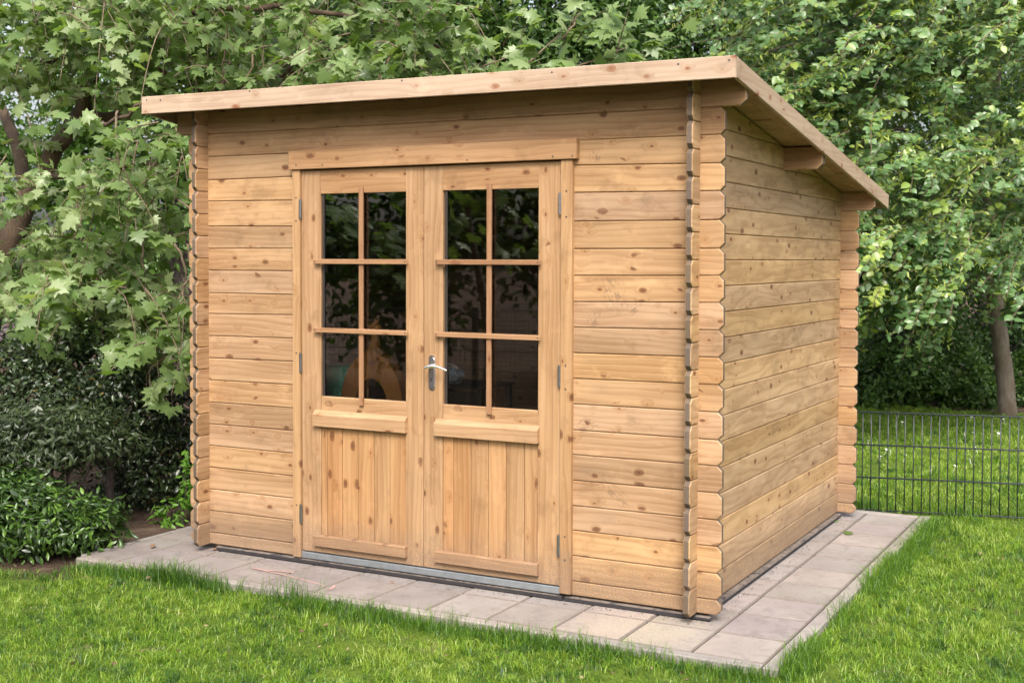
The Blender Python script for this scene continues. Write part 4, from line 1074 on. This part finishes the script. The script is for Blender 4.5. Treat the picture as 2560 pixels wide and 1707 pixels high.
# ------------------------------------------------------------------ grass
def vnoise(x_, y_, s, seed=0):
    r = np.random.default_rng(seed).random((64, 64)); gx_, gy_ = x_*s+100, y_*s+100
    i, j = np.floor(gx_).astype(int), np.floor(gy_).astype(int); fx, fy = gx_-i, gy_-j
    fx, fy = fx*fx*(3-2*fx), fy*fy*(3-2*fy); g = lambda a, b_: r[a % 64, b_ % 64]
    return (g(i, j)*(1-fx)+g(i+1, j)*fx)*(1-fy)+(g(i, j+1)*(1-fx)+g(i+1, j+1)*fx)*fy
def blades(x_, y_, h, w, lean, hue):
    n_ = len(x_); z0 = ground_z(x_, y_)-.004; a = rng.uniform(0, 2*math.pi, n_); f = a+rng.normal(math.pi/2, .5, n_)
    sx, sy = np.cos(a)*w/2, np.sin(a)*w/2; lx, ly = np.cos(f)*lean*h, np.sin(f)*lean*h
    V = np.empty((n_, 5, 3)); c = np.stack([x_, y_, z0], -1)
    V[:, 0] = c-np.stack([sx, sy, 0*sx], -1); V[:, 1] = c+np.stack([sx, sy, 0*sx], -1)
    m = c+np.stack([lx*.35, ly*.35, h*.58], -1); V[:, 2] = m+np.stack([sx, sy, 0*sx], -1)*.8; V[:, 3] = m-np.stack([sx, sy, 0*sx], -1)*.8
    V[:, 4] = c+np.stack([lx, ly, h*(1-.35*np.minimum(lean, 1.6)**2*.6)], -1)
    T_ = np.array([(0, 1, 2), (0, 2, 3), (3, 2, 4)])[None]+(np.arange(n_)*5)[:, None, None]
    return V.reshape(-1, 3), T_.reshape(-1, 3), np.repeat(hue, 5)
def grass_patch(name, n_, x0, x1, y0, y1, keep, hmul=1., wmul=1., tufts=0, shift=0.):
    x_ = rng.uniform(x0, x1, n_); y_ = rng.uniform(y0, y1, n_)
    if tufts:                                          # taller tussocks, blades fanning out of one point
        tx, ty = rng.uniform(x0, x1, tufts), rng.uniform(y0, y1, tufts); m = rng.integers(14, 40, tufts)
        tr = np.repeat(rng.uniform(.012, .035, tufts), m); fx = np.repeat(tx, m)+rng.normal(0, 1, m.sum())*tr; fy = np.repeat(ty, m)+rng.normal(0, 1, m.sum())*tr
        th_ = np.repeat(rng.uniform(.032, .075, tufts), m); tq = np.repeat(rng.uniform(-.25, .2, tufts), m)
        x_ = np.r_[x_, fx]; y_ = np.r_[y_, fy]; ext = np.r_[np.zeros(n_), th_]; qq = np.r_[np.zeros(n_), tq]
    else: ext = np.zeros(n_); qq = ext
    k = keep(x_, y_); x_, y_, ext, qq = x_[k], y_[k], ext[k], qq[k]
    thin = (vnoise(x_, y_, 3.1, 5)+.25*vnoise(x_, y_, 14., 6) > .80) & (rng.random(len(x_)) < .75) & (ext == 0)
    x_, y_, ext, qq = (q[~thin] for q in (x_, y_, ext, qq)); n_ = len(x_)
    big = vnoise(x_, y_, 2.3, 1); tuft = vnoise(x_, y_, 6.5, 2); fine = vnoise(x_, y_, 21., 3); ffine = vnoise(x_, y_, 55., 4)
    h = np.where(ext > 0, ext*rng.uniform(.45, .92, n_), .008+.020*rng.random(n_)+.045*np.clip(fine-.45, 0, 1)*(.3+tuft)+.018*(ffine-.4))*hmul
    h = np.maximum(h, .007)
    w = np.where(ext > 0, rng.uniform(.0026, .0046, n_), rng.uniform(.0022, .0044, n_))*wmul
    hue = .44+shift+.42*(big-.5)+.6*(fine-.5)+.6*(ffine-.5)+qq+rng.normal(0, .15, n_)
    hue = np.clip(hue, 0, .82); dry = rng.random(n_) < .035; hue[dry] = rng.uniform(.85, 1., dry.sum())  # pale blades: dry straw, and glints put into the blade colour
    V, T_, H_ = blades(x_, y_, h, w, np.abs(rng.normal(.85, .5, n_)), hue)
    return tag(link(name, trimesh(name, V, T_, ML_grass, H_)), kind='stuff')
def wob(a): return .03*np.sin(a*7.3)+.02*np.sin(a*17.1+1.)
front = lambda x_, y_: np.where(x_ < -3.28, y_ < -.78+wob(x_)+.05*rng.normal(0, 1, len(x_)), y_ < -.515+.018*np.sin(x_*9.)) & ~((x_ > .53+.0*y_) & (y_ > -.6))
grass_patch('grass', 150000, -5.0, 2.2, -2.6, -.48, front, tufts=1500)
grass_patch('grass', 110000, .525, 3.4, -.62, 4.2, lambda x_, y_: (x_ > .53+.012*np.sin(y_*8.)) & (y_ < 3.1+.25*x_), 1.15, 1., 1300)
grass_patch('grass', 130000, -2.2, 4.2, 2.88, 9.1, lambda x_, y_: (y_ >= np.minimum(3.1+.25*x_, 9)) | (x_ < .5), 1.1, 1.5, 1600, .10)  # blades coloured lighter here to offset the shade of the back trees
def edge_grass(name, pts, n_, spread, hmin, hmax, hue0, over=.0):
    pts = np.array(pts, float); seg = np.linalg.norm(np.diff(pts, axis=0), axis=1); cum = np.r_[0, np.cumsum(seg)]
    s = rng.uniform(0, cum[-1], n_); keep = vnoise(s, 0*s, 3.2, 8)+.35*rng.random(n_) > .42; s = s[keep]; n_ = len(s)
    x_ = np.interp(s, cum, pts[:, 0])+rng.normal(0, spread, n_); y_ = np.interp(s, cum, pts[:, 1])+rng.normal(0, spread, n_)
    ok = ~((x_ > -3.32+over) & (x_ < .522-over) & (y_ > -.508+over) & (y_ < 2.86-over)); x_, y_, s = x_[ok], y_[ok], s[ok]; n_ = len(x_)
    h = rng.uniform(hmin, hmax, n_)*(.6+.8*vnoise(s, 0*s, 5., 9)); w = rng.uniform(.0022, .004, n_)
    V, T_, H_ = blades(x_, y_, h, w, np.abs(rng.normal(.6, .45, n_)), np.clip(rng.normal(hue0, .12, n_), 0, .8))
    return tag(link(name, trimesh(name, V, T_, ML_grass, H_)), kind='stuff')
edge_grass('edge_grass', [(-3.25, -.58), (-2.6, -.57), (-1.6, -.56), (-.4, -.56), (.5, -.56)], 8000, .05, .025, .07, .24)
edge_grass('edge_grass', [(-2.75, -.55), (-1.7, -.55)], 1800, .035, .06, .14, .2)
edge_grass('edge_grass', [(.56, -.52), (.565, .6), (.56, 1.7), (.56, 2.9)], 6500, .04, .03, .09, .3)
edge_grass('edge_grass', [(-.3, 3.05), (.6, 3.12), (1.4, 3.32)], 4000, .04, .05, .10, .3)

edge_grass('edge_grass', [(.535, -.52), (.53, .3), (.535, 1.2), (.53, 2.86)], 1500, .022, .05, .115, .38, .025)
edge_grass('edge_grass', [(-3.0, -.52), (-1.6, -.515), (.5, -.52)], 1300, .018, .045, .095, .32, .015)

# daisies in the far lawn
dm = MB()
for i in range(9):
    a = 2*math.pi*i/9; dm.add([(0, 0, .045), (.011*math.cos(a-.3), .011*math.sin(a-.3), .047), (.013*math.cos(a), .013*math.sin(a), .046), (.011*math.cos(a+.3), .011*math.sin(a+.3), .047)], [(0, 1, 2, 3)])
dm.tube([(0, 0, 0), (.003, 0, .045)], .001, 4, False)
dmesh = mesh('daisy', dm.V, dm.F, simple('daisy_white', (.8, .8, .78), .7))
for i in range(26):
    x_ = rng.uniform(-1.1, .75); y_ = rng.uniform(4.6, 8.3); x_ += .25*math.sin(i)
    o = link('daisy', dmesh); o.location = (x_, y_, float(ground_z(x_, y_))+.012); o.rotation_euler = (random.uniform(-.5, .2), random.uniform(-.3, .3), random.uniform(0, 6)); o.scale = (1.25,)*3
    tag(o, 'small white daisy in the lawn beyond the wire fence', 'daisy', 'daisies in the far lawn')

k = 260; lx, ly = np.r_[rng.uniform(-4.5, 1.5, 150), rng.uniform(.56, 2.2, 110)], np.r_[rng.uniform(-2.2, -.55, 150), rng.uniform(-.5, 3., 110)]
lp = np.stack([lx, ly, ground_z(lx, ly)+rng.uniform(.006, .025, k)], -1)
V, T_, H_ = leaves(L_small, lp, norm(rnd(k, .45)+UP), norm(rnd(k)*(1, 1, .2)), rng.uniform(.012, .034, k), rng.random(k))
tag(link('lawn_litter', trimesh('lawn_litter', V, T_, leaf_mat('dead_leaf', [(.10, .06, .035), (.22, .15, .08), (.34, .28, .16)], .1, .8), H_)), kind='stuff')
# fallen leaves and crumbs on the paving
def fallen(name, x_, y_, s, a, mat, hue, label, base_):
    o = link(name, trimesh(name, base_[0]*s, base_[1], mat, np.full(len(base_[0]), hue))); o.location = (x_, y_, PZ+.006+.09*s); o.rotation_euler = (.12, -.1, a)
    tag(o, label, 'leaf')
M_dry = leaf_mat('dry_leaf', [(.20, .10, .05), (.28, .16, .09)], .1, .7)
fallen('fallen_leaf', .205, 2.08, .06, 1., ML_plane, .3, 'green leaf lying on the paving strip by the right wall', L_linden)
fallen('fallen_leaf', .06, 2.40, .035, 2.2, ML_sprig, .6, 'tiny bright green leaf lying near the far end of the right wall', L_small)
fallen('fallen_leaf', -3.10, -.16, .075, .5, M_dry, .3, 'dry brown leaf lying on the left end of the paving', L_laurel)
fallen('fallen_leaf', -2.77, -.035, .045, .2, M_dry, .8, 'dry brown leaf lying by the left end of the front bearer', L_small)
fallen('fallen_leaf', -1.52, -.13, .03, 1.2, M_dry, .1, 'small dark crumb of leaf lying in front of the door', L_small)
bm_ = MB()
for i in range(420):
    if i < 240: x_, y_ = rng.uniform(-2.7, .1), -.02-abs(rng.normal(0, .06))
    else: x_, y_ = .045+abs(rng.normal(0, .04)), rng.uniform(0, 2.5)
    s = rng.uniform(.0015, .0042); p = np.array([x_, y_, PZ+.003])
    Q = np.array([(1, 0, 0), (0, 1, 0), (-1, 0, 0), (0, -1, 0), (0, 0, 1)])*s*rng.uniform(.6, 1.4, (5, 3)); bm_.add(p+Q, [(0, 1, 4), (1, 2, 4), (2, 3, 4), (3, 0, 4)])
tag(bm_.build('grit', simple('grit', (.12, .09, .07), .9)), kind='stuff')
print('scene ready', len(bpy.data.objects), 'objects')
